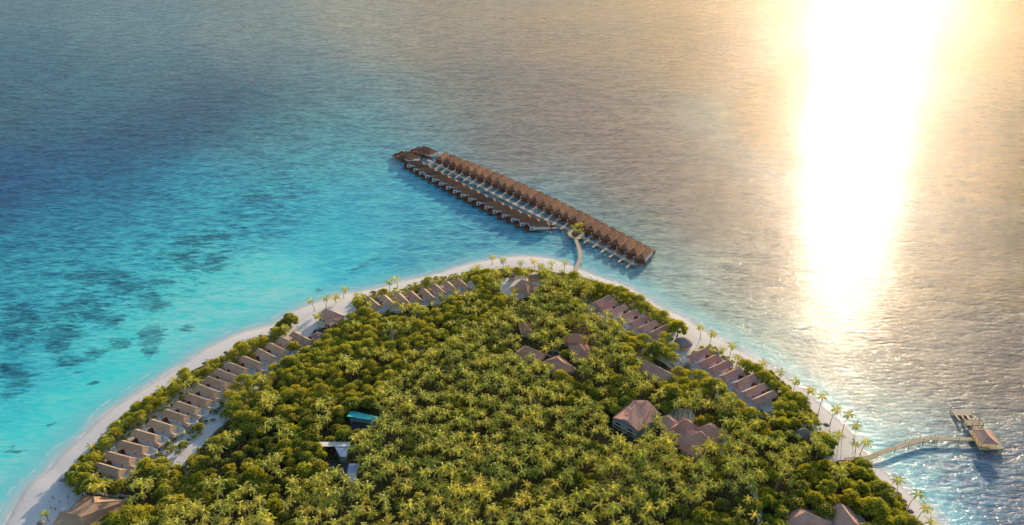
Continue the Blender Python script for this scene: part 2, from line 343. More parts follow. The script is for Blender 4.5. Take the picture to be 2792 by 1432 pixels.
for x, y, r_, g_, b_ in WC:
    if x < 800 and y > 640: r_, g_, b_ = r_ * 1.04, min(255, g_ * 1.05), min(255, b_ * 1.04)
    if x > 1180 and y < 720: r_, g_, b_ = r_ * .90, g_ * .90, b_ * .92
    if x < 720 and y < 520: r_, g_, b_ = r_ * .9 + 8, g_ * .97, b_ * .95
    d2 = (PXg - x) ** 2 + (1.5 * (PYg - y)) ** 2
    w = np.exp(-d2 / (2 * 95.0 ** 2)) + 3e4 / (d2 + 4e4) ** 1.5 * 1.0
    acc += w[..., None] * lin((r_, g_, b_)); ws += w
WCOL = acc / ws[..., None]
reef = np.zeros(WX.shape)
for x, y, a, b_ in REEF:
    reef += np.exp(-(((PXg - x) / a) ** 2 + ((PYg - y) / b_) ** 2))
reef = np.clip(reef, 0, 1.3)
band = np.exp(-(dist_line(PXg, PYg, [(850, 800), (900, 775), (960, 740), (1010, 715), (1040, 695)]) / 12) ** 2) * 0.55
band += np.exp(-(dist_line(PXg, PYg, [(870, 408), (930, 388), (1000, 370), (1080, 362), (1140, 368)]) / 6) ** 2) * 0.30
field = np.exp(-(dist_line(PXg, PYg, [(-60, 960), (120, 880), (330, 790), (560, 690), (700, 600), (780, 530)]) / (np.clip(140 - PXg * .08, 60, 140))) ** 2) + .2 * np.exp(-(dist_line(PXg, PYg, [(0, 760), (300, 640), (560, 540)]) / 60) ** 2)
reef = np.clip(reef + band, 0, 1.3)
streak = np.zeros(WX.shape)
for ln, wdt in (([(0, 70), (150, 45), (400, 10), (520, -10)], 7), ([(180, 200), (400, 120), (650, 45), (820, 0)], 9), ([(0, 330), (120, 260), (300, 165)], 10), ([(300, 165), (560, 105), (800, 110), (1100, 150)], 8),
                ([(1200, 95), (1300, 55), (1420, 10), (1500, -20)], 10), ([(1290, 80), (1340, 40), (1470, 5)], 12), ([(600, 250), (820, 180), (1150, 100)], 12)):
    streak += np.exp(-(dist_line(PXg, PYg, ln) / (wdt * .7)) ** 2)
sdw = dist_line(WX, WY, SHORE)
m, nt, out = new_mat('sea_water')
geo = node(nt, 'ShaderNodeNewGeometry'); p = geo.outputs['Position']
def attr(nm, o='Fac'): return node(nt, 'ShaderNodeAttribute', attribute_name=nm).outputs[o]
mp = node(nt, 'ShaderNodeMapping'); nt.links.new(p, mp.inputs[0]); mp.inputs['Rotation'].default_value = (0, 0, R(25)); mp.inputs['Scale'].default_value = (0.34, 1.1, 1)
wv = mp.outputs[0]
n_swell = noise(nt, 0.10, 2, wv, 0.5); n_mid = noise(nt, 0.38, 3, wv, 0.6); n_fine = noise(nt, 1.1, 3, wv, 0.6)
hgt = mth(nt, 'ADD', mth(nt, 'MULTIPLY', n_swell, 0.6), mth(nt, 'ADD', mth(nt, 'MULTIPLY', n_mid, 1.15), mth(nt, 'MULTIPLY', n_fine, 0.30)))
wm = node(nt, 'ShaderNodeMapping'); nt.links.new(p, wm.inputs[0]); wm.inputs['Rotation'].default_value = (0, 0, R(28)); wm.inputs['Scale'].default_value = (0.45, 1, 1)
wind = ramp(nt, noise(nt, 0.008, 4, wm.outputs[0], 0.6), [(0.3, (0.62,) * 3), (0.7, (1.12,) * 3)])
bmp = node(nt, 'ShaderNodeBump'); setin(bmp, Strength=1.0, Distance=0.37); nt.links.new(mth(nt, 'MULTIPLY', hgt, wind), bmp.inputs['Height'])
col = attr('bed', 'Color')  # water colour, including the painted sky reflection
# coral heads and broken reef
dst = node(nt, 'ShaderNodeMapping'); nt.links.new(p, dst.inputs[0]); dst.inputs['Rotation'].default_value = (0, 0, R(-32)); dst.inputs['Scale'].default_value = (0.5, 1.3, 1)
rn = noise(nt, 0.16, 7, dst.outputs[0], 0.78); rn2 = noise(nt, 0.13, 8, dst.outputs[0], 0.8)
rf = mth(nt, 'ADD', mth(nt, 'MULTIPLY', attr('reef'), 0.62), mth(nt, 'MULTIPLY', mth(nt, 'SUBTRACT', rn, 0.5), 1.7))
rf = ramp(nt, rf, [(0.26, (0, 0, 0)), (0.40, (1, 1, 1))])
col = mixc(nt, mth(nt, 'MULTIPLY', rf, 0.62), col, (0.012, 0.13, 0.19))
ff = mth(nt, 'MULTIPLY', attr('field'), ramp(nt, rn2, [(0.495, (0, 0, 0)), (0.55, (1, 1, 1))]))
col = mixc(nt, mth(nt, 'MULTIPLY', ff, 0.72), col, (0.014, 0.18, 0.27))
fl = mth(nt, 'MULTIPLY', attr('field'), ramp(nt, rn2, [(0.42, (1, 1, 1)), (0.485, (0, 0, 0))]))
col = mixc(nt, mth(nt, 'MULTIPLY', fl, 0.8), col, (0.09, 0.66, 0.80))
# broad tone drift
tone = noise(nt, 0.006, 5, dst.outputs[0], 0.65)
col = mixc(nt, 0.55, col, ramp(nt, tone, [(0.3, (0.40, 0.42, 0.44)), (0.7, (0.62, 0.60, 0.58))]), 'OVERLAY')
# troughs darker, crests paler (ripple light and shade painted into the colour)
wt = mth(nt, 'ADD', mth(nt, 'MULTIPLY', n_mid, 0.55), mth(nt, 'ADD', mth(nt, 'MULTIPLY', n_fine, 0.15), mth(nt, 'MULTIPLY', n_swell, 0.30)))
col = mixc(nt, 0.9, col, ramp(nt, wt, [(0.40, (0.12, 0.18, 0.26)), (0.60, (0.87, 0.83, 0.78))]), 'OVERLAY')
col = mixc(nt, mth(nt, 'MULTIPLY', attr('streak'), 0.05), col, (0.50, 0.56, 0.55))
# shallows over sand, then the foam line
sh = attr('shore')
sn = mth(nt, 'ADD', sh, mth(nt, 'MULTIPLY', mth(nt, 'SUBTRACT', noise(nt, 0.07, 4, p, 0.6), 0.5), 7.0))
shal = node(nt, 'ShaderNodeMapRange', interpolation_type='SMOOTHSTEP'); setin(shal, From_Min=0.0, From_Max=26.0); shal.inputs['To Min'].default_value = 0.75; shal.inputs['To Max'].default_value = 0
nt.links.new(sn, shal.inputs[0]); col = mixc(nt, shal.outputs[0], col, (0.28, 0.78, 0.86))
shal2 = node(nt, 'ShaderNodeMapRange', interpolation_type='SMOOTHSTEP'); setin(shal2, From_Min=0.0, From_Max=8.0); shal2.inputs['To Min'].default_value = 0.9; shal2.inputs['To Max'].default_value = 0
nt.links.new(sn, shal2.inputs[0]); col = mixc(nt, shal2.outputs[0], col, (0.66, 0.78, 0.80))
foam = mth(nt, 'MULTIPLY', ramp(nt, mth(nt, 'MULTIPLY', sn, 0.2), [(0.0, (1, 1, 1)), (0.16, (1, 1, 1)), (0.34, (0, 0, 0))]), ramp(nt, noise(nt, 0.35, 4, p, 0.7), [(0.36, (0, 0, 0)), (0.5, (1, 1, 1))]))
col = mixc(nt, foam, col, (0.90, 0.91, 0.91))
sn2 = mth(nt, 'ADD', sh, mth(nt, 'MULTIPLY', mth(nt, 'SUBTRACT', noise(nt, 0.02, 3, p, 0.5), 0.5), 22.0))
line = mth(nt, 'MULTIPLY', ramp(nt, mth(nt, 'MULTIPLY', sn2, 0.05), [(0.28, (0, 0, 0)), (0.31, (1, 1, 1)), (0.33, (1, 1, 1)), (0.38, (0, 0, 0))]), ramp(nt, noise(nt, 0.12, 4, p, 0.7), [(0.46, (0, 0, 0)), (0.56, (1, 1, 1))]))
line = mth(nt, 'MULTIPLY', line, ramp(nt, mth(nt, 'MULTIPLY', sh, 0.05), [(0.4, (1, 1, 1)), (0.8, (0, 0, 0))]))
col = mixc(nt, mth(nt, 'MULTIPLY', line, 0.7), col, (0.86, 0.92, 0.93))
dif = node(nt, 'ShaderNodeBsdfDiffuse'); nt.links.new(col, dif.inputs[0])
bmp3 = node(nt, 'ShaderNodeBump'); setin(bmp3, Strength=1.0, Distance=1.35); nt.links.new(mth(nt, 'MULTIPLY', hgt, wind), bmp3.inputs['Height'])
lobes = []
for rg_, nb_ in ((0.06, bmp), (0.34, bmp3), (0.09, bmp3)):   # mirror facets, capillary-roughened water, steep chop
    g_ = node(nt, 'ShaderNodeBsdfGlossy'); setin(g_, Roughness=rg_); nt.links.new(nb_.outputs[0], g_.inputs['Normal']); g_.inputs[0].default_value = (0.92, 0.95, 1.0, 1); lobes.append(g_)
chop = node(nt, 'ShaderNodeMixShader'); chop.inputs[0].default_value = 0.74; nt.links.new(lobes[1].outputs[0], chop.inputs[1]); nt.links.new(lobes[2].outputs[0], chop.inputs[2])
fr = node(nt, 'ShaderNodeFresnel'); setin(fr, IOR=1.33); nt.links.new(bmp.outputs[0], fr.inputs['Normal'])
m0 = node(nt, 'ShaderNodeMixShader'); nt.links.new(mth(nt, 'MULTIPLY', fr.outputs[0], 0.22), m0.inputs[0]); nt.links.new(dif.outputs[0], m0.inputs[1]); nt.links.new(lobes[0].outputs[0], m0.inputs[2])
mx = node(nt, 'ShaderNodeMixShader'); nt.links.new(mth(nt, 'ADD', mth(nt, 'MULTIPLY', fr.outputs[0], 0.085), 0.036), mx.inputs[0]); nt.links.new(m0.outputs[0], mx.inputs[1]); nt.links.new(chop.outputs[0], mx.inputs[2])
nt.links.new(mx.outputs[0], out.inputs[0]); M['water'] = m
ny2, nx2 = WX.shape; idx = np.arange(ny2 * nx2).reshape(ny2, nx2)
Q4 = np.stack([idx[:-1, :-1], idx[:-1, 1:], idx[1:, 1:], idx[1:, :-1]], -1).reshape(-1, 4)
V = np.stack([WX, WY, np.zeros_like(WX)], -1).reshape(-1, 3)
# the outermost rows and columns run out to the horizon
V[np.isclose(V[:, 0], wx[0]), 0] = -30000; V[np.isclose(V[:, 0], wx[-1]), 0] = 30000
V[np.isclose(V[:, 1], wy[-1]), 1] = 40000; V[np.isclose(V[:, 1], wy[0]), 1] = -8000
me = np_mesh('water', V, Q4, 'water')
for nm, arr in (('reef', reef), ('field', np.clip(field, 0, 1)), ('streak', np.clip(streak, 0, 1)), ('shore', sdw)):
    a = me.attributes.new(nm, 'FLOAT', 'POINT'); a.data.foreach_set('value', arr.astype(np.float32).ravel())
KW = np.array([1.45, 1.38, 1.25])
a = me.attributes.new('bed', 'FLOAT_COLOR', 'POINT'); c4 = np.ones((V.shape[0], 4), np.float32); c4[:, :3] = np.clip(WCOL.reshape(-1, 3) * KW, 0, 0.95); a.data.foreach_set('color', c4.ravel())  # also carries the reflected sky tones painted into the sea
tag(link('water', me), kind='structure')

# ------------------------------------------------------------------ paths
def strip(name, pts_px, w, mat='path', dz=0.03):
    L = smoothline([G(*p) for p in pts_px], 5); vs = []; fs = []
    for i, (x, y) in enumerate(L):
        a = L[max(i - 1, 0)]; b = L[min(i + 1, len(L) - 1)]; dx, dy = b[0] - a[0], b[1] - a[1]; l = math.hypot(dx, dy) or 1
        for s in (-1, 1):
            qx, qy = x - dy / l * w / 2 * s, y + dx / l * w / 2 * s; vs.append((qx, qy, gz(x, y) + dz + 0.06))
    fs = [(2 * i, 2 * i + 1, 2 * i + 3, 2 * i + 2) for i in range(len(L) - 1)]
    return tag(MB().add(vs, fs).build(name, mat), kind='structure')
strip('path', [(625, 1148), (600, 1168), (574, 1188), (551, 1208), (528, 1230), (506, 1250), (490, 1268)], 3.2)
strip('path', [(570, 1190), (545, 1192), (524, 1180)], 2.2)
strip('path', [(540, 1215), (515, 1205), (470, 1190)], 2.2)
strip('path', [(510, 1246), (480, 1240), (450, 1250)], 2.4)
strip('path', [(1766, 970), (1800, 988), (1818, 1000), (1835, 1012), (1850, 1018), (1868, 1004), (1858, 985)], 2.4)
strip('path', [(1975, 1125), (1990, 1110), (2010, 1105), (2025, 1118), (2035, 1135)], 2.2)
strip('path', [(1970, 1170), (1980, 1200), (1965, 1240), (1990, 1270), (2010, 1300), (2045, 1330), (2065, 1380), (2072, 1450)], 2.6)
strip('path', [(1060, 945), (1067, 925), (1075, 905)], 3.5)
strip('path', [(1105, 950), (1130, 958), (1160, 970)], 4.0)
strip('path', [(1100, 985), (1110, 1000)], 4.0)
# ------------------------------------------------------------------ buildings
BLD = []      # (x, y, z of roof, radius) of everything trees must keep clear of
def ordinal(n): return ['first', 'second', 'third', 'fourth', 'fifth', 'sixth', 'seventh', 'eighth', 'ninth', 'tenth', 'eleventh', 'twelfth', 'thirteenth', 'fourteenth',
                        'fifteenth', 'sixteenth', 'seventeenth', 'eighteenth', 'nineteenth', 'twentieth', 'twenty-first', 'twenty-second', 'twenty-third', 'twenty-fourth',
                        'twenty-fifth', 'twenty-sixth', 'twenty-seventh', 'twenty-eighth'][n]
def arc_wall(mb, cx, cy, rx, ry, a0, a1, z0, z1, t=0.25, n=14):
    for i in range(n):
        b0 = a0 + (a1 - a0) * i / n; b1 = a0 + (a1 - a0) * (i + 1) / n
        q = [(cx + rx * math.cos(b0), cy + ry * math.sin(b0)), (cx + rx * math.cos(b1), cy + ry * math.sin(b1)),
             (cx + (rx - t) * math.cos(b1), cy + (ry - t) * math.sin(b1)), (cx + (rx - t) * math.cos(b0), cy + (ry - t) * math.sin(b0))]
        mb.prism(q, z0, z1)
def beach_villa(flip, roofmat):
    """ridge along x from the sea end (0) to the garden end (12.7); the side the path sees is y * flip < 0"""
    root = empty('beach_villa', cat='villa'); f = flip
    def Y(a, b): return (min(a * f, b * f), max(a * f, b * f))
    rf = MB().hip(-1.1, 14.3, -2.8, 2.8, 3.3, 5.3, 0.9, 1.6, 0.28, False).build('roof', roofmat, root)
    c = MB().tube([(-0.15, 0, 5.33), (12.65, 0, 5.35)], 0.27, 6)
    for e in ((-1.1, -2.8), (-1.1, 2.8)): c.tube([(-0.15, 0, 5.33), (e[0], e[1], 3.25)], 0.1, 4)
    for e in ((14.3, -2.8), (14.3, 2.8)): c.tube([(12.65, 0, 5.33), (e[0], e[1], 3.25)], 0.1, 4)
    c.build('ridge_tiles', 'ridge', rf)
    w = MB(); w.box(3.6, 13.4, -2.62, 2.62, 0, 3.05).build('wall', 'white', root)
    y0, y1 = Y(-2.68, -2.63)
    MB().box(9.6, 10.1, y0, y1, 0.4, 2.6).build('window', 'dark', root)
    MB().box(3.55, 3.59, -2.2, 2.2, 0.2, 2.5).build('glass_door', 'glass', root)
    MB().box(-0.8, 3.55, -2.9, 2.9, 0, 0.35).build('veranda', 'red_deck', root)
    for yy in (-2.7, 2.7): MB().tube([(-0.6, yy, 0.3), (-0.6, yy, 2.9)], 0.12, 6).build('post', 'post', root)
    g = MB(); y0, y1 = Y(-3.0, -3.2); g.box(5.2, 15.2, y0, y1, 0, 2.0)
    g.build('garden_wall', 'white', root)
    a = MB(); cy = 1.3 * f
    arc_wall(a, 15.6, cy, 3.3, 2.6, -math.pi * 0.5, math.pi * 0.5, 0, 2.3); a.box(13.5, 15.6, cy - 2.6, cy - 2.35, 0, 2.3); a.box(13.5, 15.6, cy + 2.35, cy + 2.6, 0, 2.3)
    bw = a.build('bathroom_wall', 'white', root)
    y0, y1 = Y(-3.9, -1.2)
    MB().hip(14.0, 17.8, y0, y1, 2.25, 3.25, 0.7, 1.2, 0.2).build('entrance_roof', roofmat, root)
    for xx in (14.4, 17.3): MB().tube([(xx, -3.4 * f, 0), (xx, -3.4 * f, 2.2)], 0.11, 6).build('post', 'post', root)
    return root
protoL = beach_villa(1, 'thatch'); protoR = beach_villa(-1, 'thatch_pink'); used_proto = set()
def put(proto, loc, rz, label, group=None, cat=None):
    if proto.name in used_proto: o = copy_tree(proto)
    else: used_proto.add(proto.name); o = proto
    o.location = loc; o.rotation_euler = (0, 0, rz); tag(o, label, cat, group); return o
BUSH = []
def proto_side(p_): return 1 if p_ is protoL else -1
def villa_row(proto, c, lst, zr, group, lab, rad=8.5):
    for i, it in enumerate(lst):
        cc, sx, sy, ex, ey = (c,) + tuple(it) if len(it) == 4 else it
        S = G(*X(cc, sx, sy), zr); E = G(*X(cc, ex, ey), zr)
        a = math.atan2(E[1] - S[1], E[0] - S[0]); mx_, my_ = (S[0] + E[0]) / 2, (S[1] + E[1]) / 2
        s = (mx_ - 6.35 * math.cos(a), my_ - 6.35 * math.sin(a)); z = gz(mx_, my_)
        put(proto, (s[0], s[1], z), a, lab(i), group)
        BUSH.append((s[0] + 4.0 * math.cos(a) + 4.6 * proto_side(proto) * math.sin(a), s[1] + 4.0 * math.sin(a) - 4.6 * proto_side(proto) * math.cos(a), lab(i)))
        BLD.append((mx_, my_, 4, rad)); BLD.append((mx_ + 7 * math.cos(a), my_ + 7 * math.sin(a), 3, 5.0)); BLD.append((mx_ - 6 * math.cos(a), my_ - 6 * math.sin(a), 3, 4.0))
villa_row(protoL, 'A', [(820, 828, 1000, 882), (905, 735, 1090, 785), (1015, 640, 1200, 690), (1125, 547, 1305, 598), (1260, 462, 1430, 515), (1380, 377, 1545, 430),
                        (1475, 310, 1640, 365), (1570, 243, 1735, 300), (1655, 167, 1800, 225), (1725, 100, 1890, 155), (1810, 38, 1960, 95)],
          5.3, 'grey-brown roofed villas along the lagoon beach', lambda i: f'grey-brown roofed villa behind the lagoon beach, {ordinal(i)} up from the restaurant')
villa_row(protoL, 'B', [(520, 615, 720, 690), (690, 540, 880, 620), (870, 455, 1045, 545), (1005, 390, 1170, 470), (1135, 320, 1300, 400), (1275, 255, 1440, 345)],
          5.3, 'grey-brown roofed villas along the lagoon beach', lambda i: f'grey-brown roofed villa behind the lagoon beach, {ordinal(5 - i)} down from the beach lounge')
villa_row(protoL, 'C', [(730, 483, 820, 560), (875, 460, 965, 545), (1020, 443, 1100, 520), (1140, 425, 1225, 500), (1260, 398, 1350, 480), (1370, 357, 1450, 425),
                        (1490, 332, 1570, 400), (1600, 305, 1700, 390)],
          5.3, 'villas of the short row above the beach lounge', lambda i: f'mauve-brown roofed villa in the short northern row, {ordinal(i)} from the beach lounge side')
villa_row(protoR, 'F', [(1560, 545, 1440, 610), (1620, 595, 1470, 665), (1740, 645, 1590, 715), (1860, 705, 1710, 775), (1990, 765, 1830, 840), (2090, 825, 1930, 905),
                        ('G', 365, 285, 250, 345)],
          5.3, 'pinkish roofed villas of the upper sunset row', lambda i: f'pinkish roofed villa of the upper eastern row, {ordinal(6 - i)} from the round thatched hut')
villa_row(protoR, 'G', [(810, 520, 630, 600), (920, 592, 740, 675), (1035, 655, 860, 735), (1150, 735, 985, 815), (1295, 805, 1120, 890), (1395, 905, 1220, 985), (1510, 980, 1330, 1065)],
          5.3, 'pinkish roofed villas of the lower sunset row', lambda i: f'pinkish roofed villa of the lower eastern row, {ordinal(i)} from the round thatched hut')

# over-water villas
def stilts(root, xy, top): 
    for x, y in xy: MB().tube([(x, y, -1.5), (x, y, top)], 0.16, 5).build('stilt', 'post', root)
def water_villa_up():
    root = empty('water_villa', cat='water villa')
    rf = MB().hip(-0.7, 15.6, -3.5, 3.5, 4.7, 7.7, 0.7, 4.0).build('roof', 'thatch_dark', root)
    MB().tube([(-0.2, 0, 7.73), (11.6, 0, 7.73)], 0.13, 5).build('ridge_tiles', 'thatch_dark', rf)
    MB().box(0.3, 14.4, -2.9, 2.9, 2.0, 4.55).build('wall', 'tan', root)
    MB().box(0.3, 14.8, 3.3, 3.62, 1.5, 4.72).build('side_screen', 'tan', root)
    MB().box(14.62, 15.1, -2.6, 2.6, 1.9, 4.2).build('entrance_screen', 'red_deck', root)
    MB().box(-3.2, 16, -3.6, 4.2, 1.7, 2.0).build('platform', 'red_deck', root)
    MB().box(-3.2, -2.9, -3.6, 4.2, 2.0, 3.5).box(-3.2, 0, 3.9, 4.2, 2.0, 3.5).build('terrace_screen', 'red_deck', root)
    MB().box(14.5, 27.0, -5.4, -3.8, 1.95, 2.1).build('entrance_bridge', 'deck', root)
    MB().tube([(13.6, -4.9, 2.0), (13.6, -4.9, 4.0)], 0.22, 5).box(13.3, 13.9, -5.2, -4.6, 4.0, 4.3).build('gate_post', 'white', root)
    stilts(root, [(-2.8, -3), (-2.8, 3.6), (5, -3.2), (5, 3.6), (14.5, -3), (14.5, 3.4)], 1.7)
    return root
def water_villa_low():
    """x = 0 at the sea end of the ridge, ridge 11.7 long, the lagoon side is y < 0"""
    root = empty('water_villa', cat='water villa')
    rf = MB().hip(-1.0, 14.4, -3.5, 3.5, 4.5, 7.2, 1.0, 2.7).build('roof', 'thatch_dark', root)
    MB().tube([(0, 0, 7.23), (11.7, 0, 7.23)], 0.13, 5).build('ridge_tiles', 'thatch_dark', rf)
    MB().box(-0.9, 13.9, -3.42, 3.2, 2.0, 4.2).build('wall', 'white', root)
    MB().box(-1.0, 2.7, -4.3, -3.44, 2.0, 4.7).build('bay', 'white', root); MB().box(0.2, 1.3, -4.36, -4.31, 2.3, 4.3).build('window', 'glass', root)
    MB().box(-5.2, 14.2, -4.5, 3.4, 1.6, 1.98).build('platform', 'red_deck', root)
    MB().box(-5.2, -5.0, -4.4, 3.0, 2.0, 2.9).box(-5.0, -1.1, -4.45, -4.3, 2.0, 2.7).box(-5.0, -1.1, 2.9, 3.1, 2.0, 3.6).build('terrace_screen', 'red_deck', root)
    MB().box(14.4, 21.5, -1.2, 0.4, 1.95, 2.1).build('entrance_bridge', 'deck', root)
    MB().box(14.2, 17.2, -2.6, 2.2, 1.7, 1.93).box(16.9, 17.2, 0.6, 2.2, 1.93, 3.6).box(14.3, 17.2, 2.0, 2.25, 1.93, 3.4).build('entrance_porch', 'red_deck', root)
    stilts(root, [(-4.9, -4), (-4.9, 2.5), (1, -4), (7, -4), (13.5, -4), (13.5, 3)], 1.6)
    return root
wu = water_villa_up()
UP = [X('D', *q) for q in [(945, 225), (1060, 268), (1150, 310), (1255, 350), (1360, 390), (1465, 432), (1570, 475), (1680, 522), (1790, 568), (1890, 612), (2005, 658)]] + \
     [X('E', *q) for q in [(175, 113), (280, 162), (385, 210), (500, 260), (605, 313), (715, 365), (820, 420), (935, 472), (1050, 530), (1160, 590), (1275, 648), (1390, 708),
                           (1510, 772), (1630, 835), (1750, 897), (1870, 967)]]
for i, q in enumerate(UP):
    x, y = G(q[0], q[1], 7.7); t = i / (len(UP) - 1)
    lab = f'brown gabled villa on stilts, outer side of the jetty, {ordinal(i)} from the far end' if i < 27 else 'brown gabled stilt villa with white side wall, last at the near end'
    o = put(wu, (x, y, 0), R(-112 - 6 * t) + R(rng.uniform(-1, 1)), lab, 'stilt villas on the outer side of the jetty'); o.scale = (1.08, 1.10, 1.0)
    if i == len(UP) - 1:
        for ch in o.children:
            if ch.name.startswith('side_screen'): ch.data = ch.data.copy(); ch.data.materials[0] = M['white']; ch['label'] = 'white end wall'
wl = water_villa_low()
LOW = [X('O', 1010, 605)] + [X('D', *q) for q in [(680, 425), (765, 475), (855, 520), (955, 572), (1060, 625), (1165, 680), (1270, 735), (1380, 790), (1495, 848), (1615, 903), (1735, 960)]] + \
      [X('N', *q) for q in [(70, 310), (325, 425), (580, 535), (830, 650), (1110, 755)]]
for i, q in enumerate(LOW):
    x, y = G(q[0], q[1], 7.2); a = R(-6 + 8 * i / 16)
    put(wl, (x - 11.7 * math.cos(a), y - 11.7 * math.sin(a), 0), a, f'dark brown roofed villa on stilts, lagoon side of the jetty, {ordinal(i)} from the far end' if i < 16 else
        'dark brown roofed stilt villa with its long white wall facing the island', 'stilt villas on the lagoon side of the jetty')
def suite(c, rz, label):
    root = empty('water_suite', label=label, cat='water villa'); x, y = G(*c, 5.5); root.location = (x, y, 0); root.rotation_euler = (0, 0, rz)
    MB().hip(-9.5, 9.5, -6, 6, 4.2, 8.6, 5.5, 5.5).build('roof', 'thatch_dark', root)
    MB().hip(-3, 3.5, -10.5, -3.5, 4.15, 6.9, 3, 3).hip(-14, -7.5, -4.5, 4.5, 4.1, 6.6, 3, 3).build('roof', 'thatch_dark', root)
    MB().box(-8.6, 8.6, -5.2, 5.2, 1.9, 4.1).build('wall', 'white', root)
    for xx in (-6.6, -1.2): MB().box(xx, xx + 1.0, -5.26, -5.21, 2.2, 3.9).build('window', 'dark', root)
    MB().box(-17, 10.5, -8, 8, 1.5, 1.88).build('platform', 'red_deck', root)
    a = MB(); arc_wall(a, 10.2, 2.8, 3.0, 2.6, -1.6, 1.6, 1.9, 4.1, 0.3); arc_wall(a, 10.2, -3.0, 3.0, 2.6, -1.6, 1.6, 1.9, 4.1, 0.3); a.build('bathroom_wall', 'white', root)
    MB().box(-17, -16.7, -5, 8, 1.9, 3.2).box(-16.7, -9, -8, -7.7, 1.9, 3.0).build('terrace_screen', 'red_deck', root)
    stilts(root, [(a_, b_) for a_ in (-16, -8, 0, 9) for b_ in (-7.4, 7.4)], 1.5)
    return root
suite(X('O', 640, 430), R(-50), 'dark hip-roofed suite on stilts with white side wall at the jetty tip')
suite(X('O', 1150, 290), R(-38), 'dark double-roofed suite on stilts, outermost and nearest the open sea')

def deck_strip(name, pts, w, z, mat, label, cat, posts=9.0, rail=False, t=0.3):
    root = empty(name, label=label, cat=cat); L = smoothline([G(px, py, z) for px, py in pts], 4)
    root.location = (L[0][0], L[0][1], 0); ox, oy = L[0]
    vs, fs = [], []; n = len(L)
    nrm = []
    for i in range(n):
        a = L[max(i - 1, 0)]; b_ = L[min(i + 1, n - 1)]; dx, dy = b_[0] - a[0], b_[1] - a[1]; l = math.hypot(dx, dy) or 1; nrm.append((-dy / l, dx / l))
        for s, zz in ((-1, z - t), (1, z - t), (1, z), (-1, z)):
            vs.append((L[i][0] - ox + nrm[i][0] * w / 2 * s, L[i][1] - oy + nrm[i][1] * w / 2 * s, zz))
    for i in range(n - 1):
        for k in range(4): fs.append((4 * i + k, 4 * i + (k + 1) % 4, 4 * i + 4 + (k + 1) % 4, 4 * i + 4 + k))
    fs += [(3, 2, 1, 0), tuple(4 * (n - 1) + k for k in range(4))]
    MB().add(vs, fs).build('walkway', mat, root)
    acc_ = 0.0; rp = []
    for i in range(1, n):
        acc_ += math.hypot(L[i][0] - L[i - 1][0], L[i][1] - L[i - 1][1])
        if acc_ > posts:
            acc_ = 0
            for s in (-1, 1):
                x, y = L[i][0] - ox + nrm[i][0] * (w / 2 - 0.15) * s, L[i][1] - oy + nrm[i][1] * (w / 2 - 0.15) * s
                MB().tube([(x, y, -1.5), (x, y, z - t)], 0.16, 5).build('stilt', 'post', root)
                if rail: MB().tube([(x, y, z), (x, y, z + 1.6)], 0.09, 4).build('lamp_post', 'dark', root)
    return root
JET = [(1166, 436), (1198, 452), (1227, 466), (1252, 479), (1290, 497), (1335, 521), (1380, 544), (1409, 558), (1435, 571), (1468, 588), (1496, 601), (1518, 611), (1542, 621), (1563, 632)]
deck_strip('jetty', JET, 3.2, 2.25, 'deck', 'long timber jetty between the two rows of stilt villas', 'jetty')
deck_strip('jetty', [(1580, 642), (1603, 655), (1636, 671), (1672, 689), (1703, 706), (1733, 722)], 3.2, 2.25, 'deck', 'near timber jetty serving only the outer stilt villas, south of the palm circle', 'jetty')
deck_strip('footbridge', [(1567, 648), (1573, 661), (1579, 677), (1582, 693), (1580, 710), (1573, 726), (1566, 744)], 2.8, 2.2, 'deck', 'curved timber footbridge from the palm circle to the island tip', 'footbridge')
cx, cy = G(1571, 639, 2.2)
root = empty('ring_deck', loc=(cx, cy, 0), label='round timber deck around a clump of palms in the jetty', cat='deck')
a = MB(); arc_wall(a, 0, 0, 6.4, 9.0, 0, 2 * math.pi, 1.9, 2.3, 2.6, 28); a.build('walkway', 'deck', root)
MB().prism([(3.9 * math.cos(k * math.pi / 8), 6.3 * math.sin(k * math.pi / 8)) for k in range(16)], -1.0, 2.0).build('planter', 'post', root)
a = MB(); arc_wall(a, 0, 0, 6.5, 9.1, 2.2, 4.4, 2.32, 3.1, 0.3, 12); a.build('bench', 'deck_pale', root)
PIER = [(2305, 1253), (2361, 1249), (2398, 1236), (2473, 1210), (2524, 1197), (2566, 1195), (2652, 1197)]
deck_strip('pier', PIER, 2.7, 2.0, 'deck_pale', 'pale timber pier bending out to the roofed platform in the sun glitter', 'pier', 7.0, True)

# roofed pier head
root = empty('pier_platform', label='pale square platform on stilts with a hip-roofed shelter at the pier head', cat='platform')
pc = [G(*X('Q', *q), 2.1) for q in [(950, 690), (1240, 1180), (1860, 1165), (1560, 690)]]
ox, oy = pc[0]; root.location = (ox, oy, 0)
MB().prism([(x - ox, y - oy) for x, y in pc], 1.5, 2.1).build('deck', 'deck_pale', root)
for a_ in (0.04, 0.35, 0.65, 0.96):
    for b_ in (0.05, 0.5, 0.95):
        x = (pc[0][0] * (1 - a_) + pc[1][0] * a_) * (1 - b_) + (pc[3][0] * (1 - a_) + pc[2][0] * a_) * b_ - ox
        y = (pc[0][1] * (1 - a_) + pc[1][1] * a_) * (1 - b_) + (pc[3][1] * (1 - a_) + pc[2][1] * a_) * b_ - oy
        MB().tube([(x, y, -1.5), (x, y, 1.5)], 0.2, 6).build('stilt', 'post', root)
q4 = [G(*X('Q', *q), 5.2) for q in [(1095, 690), (1310, 1010), (1700, 1030), (1440, 640)]]
cx = sum(p[0] for p in q4) / 4; cy = sum(p[1] for p in q4) / 4
ex = (q4[1][0] - q4[0][0], q4[1][1] - q4[0][1]); an = math.atan2(ex[1], ex[0])
sh_ = empty('shelter', loc=(cx - ox, cy - oy, 0), rz=an, ); sh_.parent = root
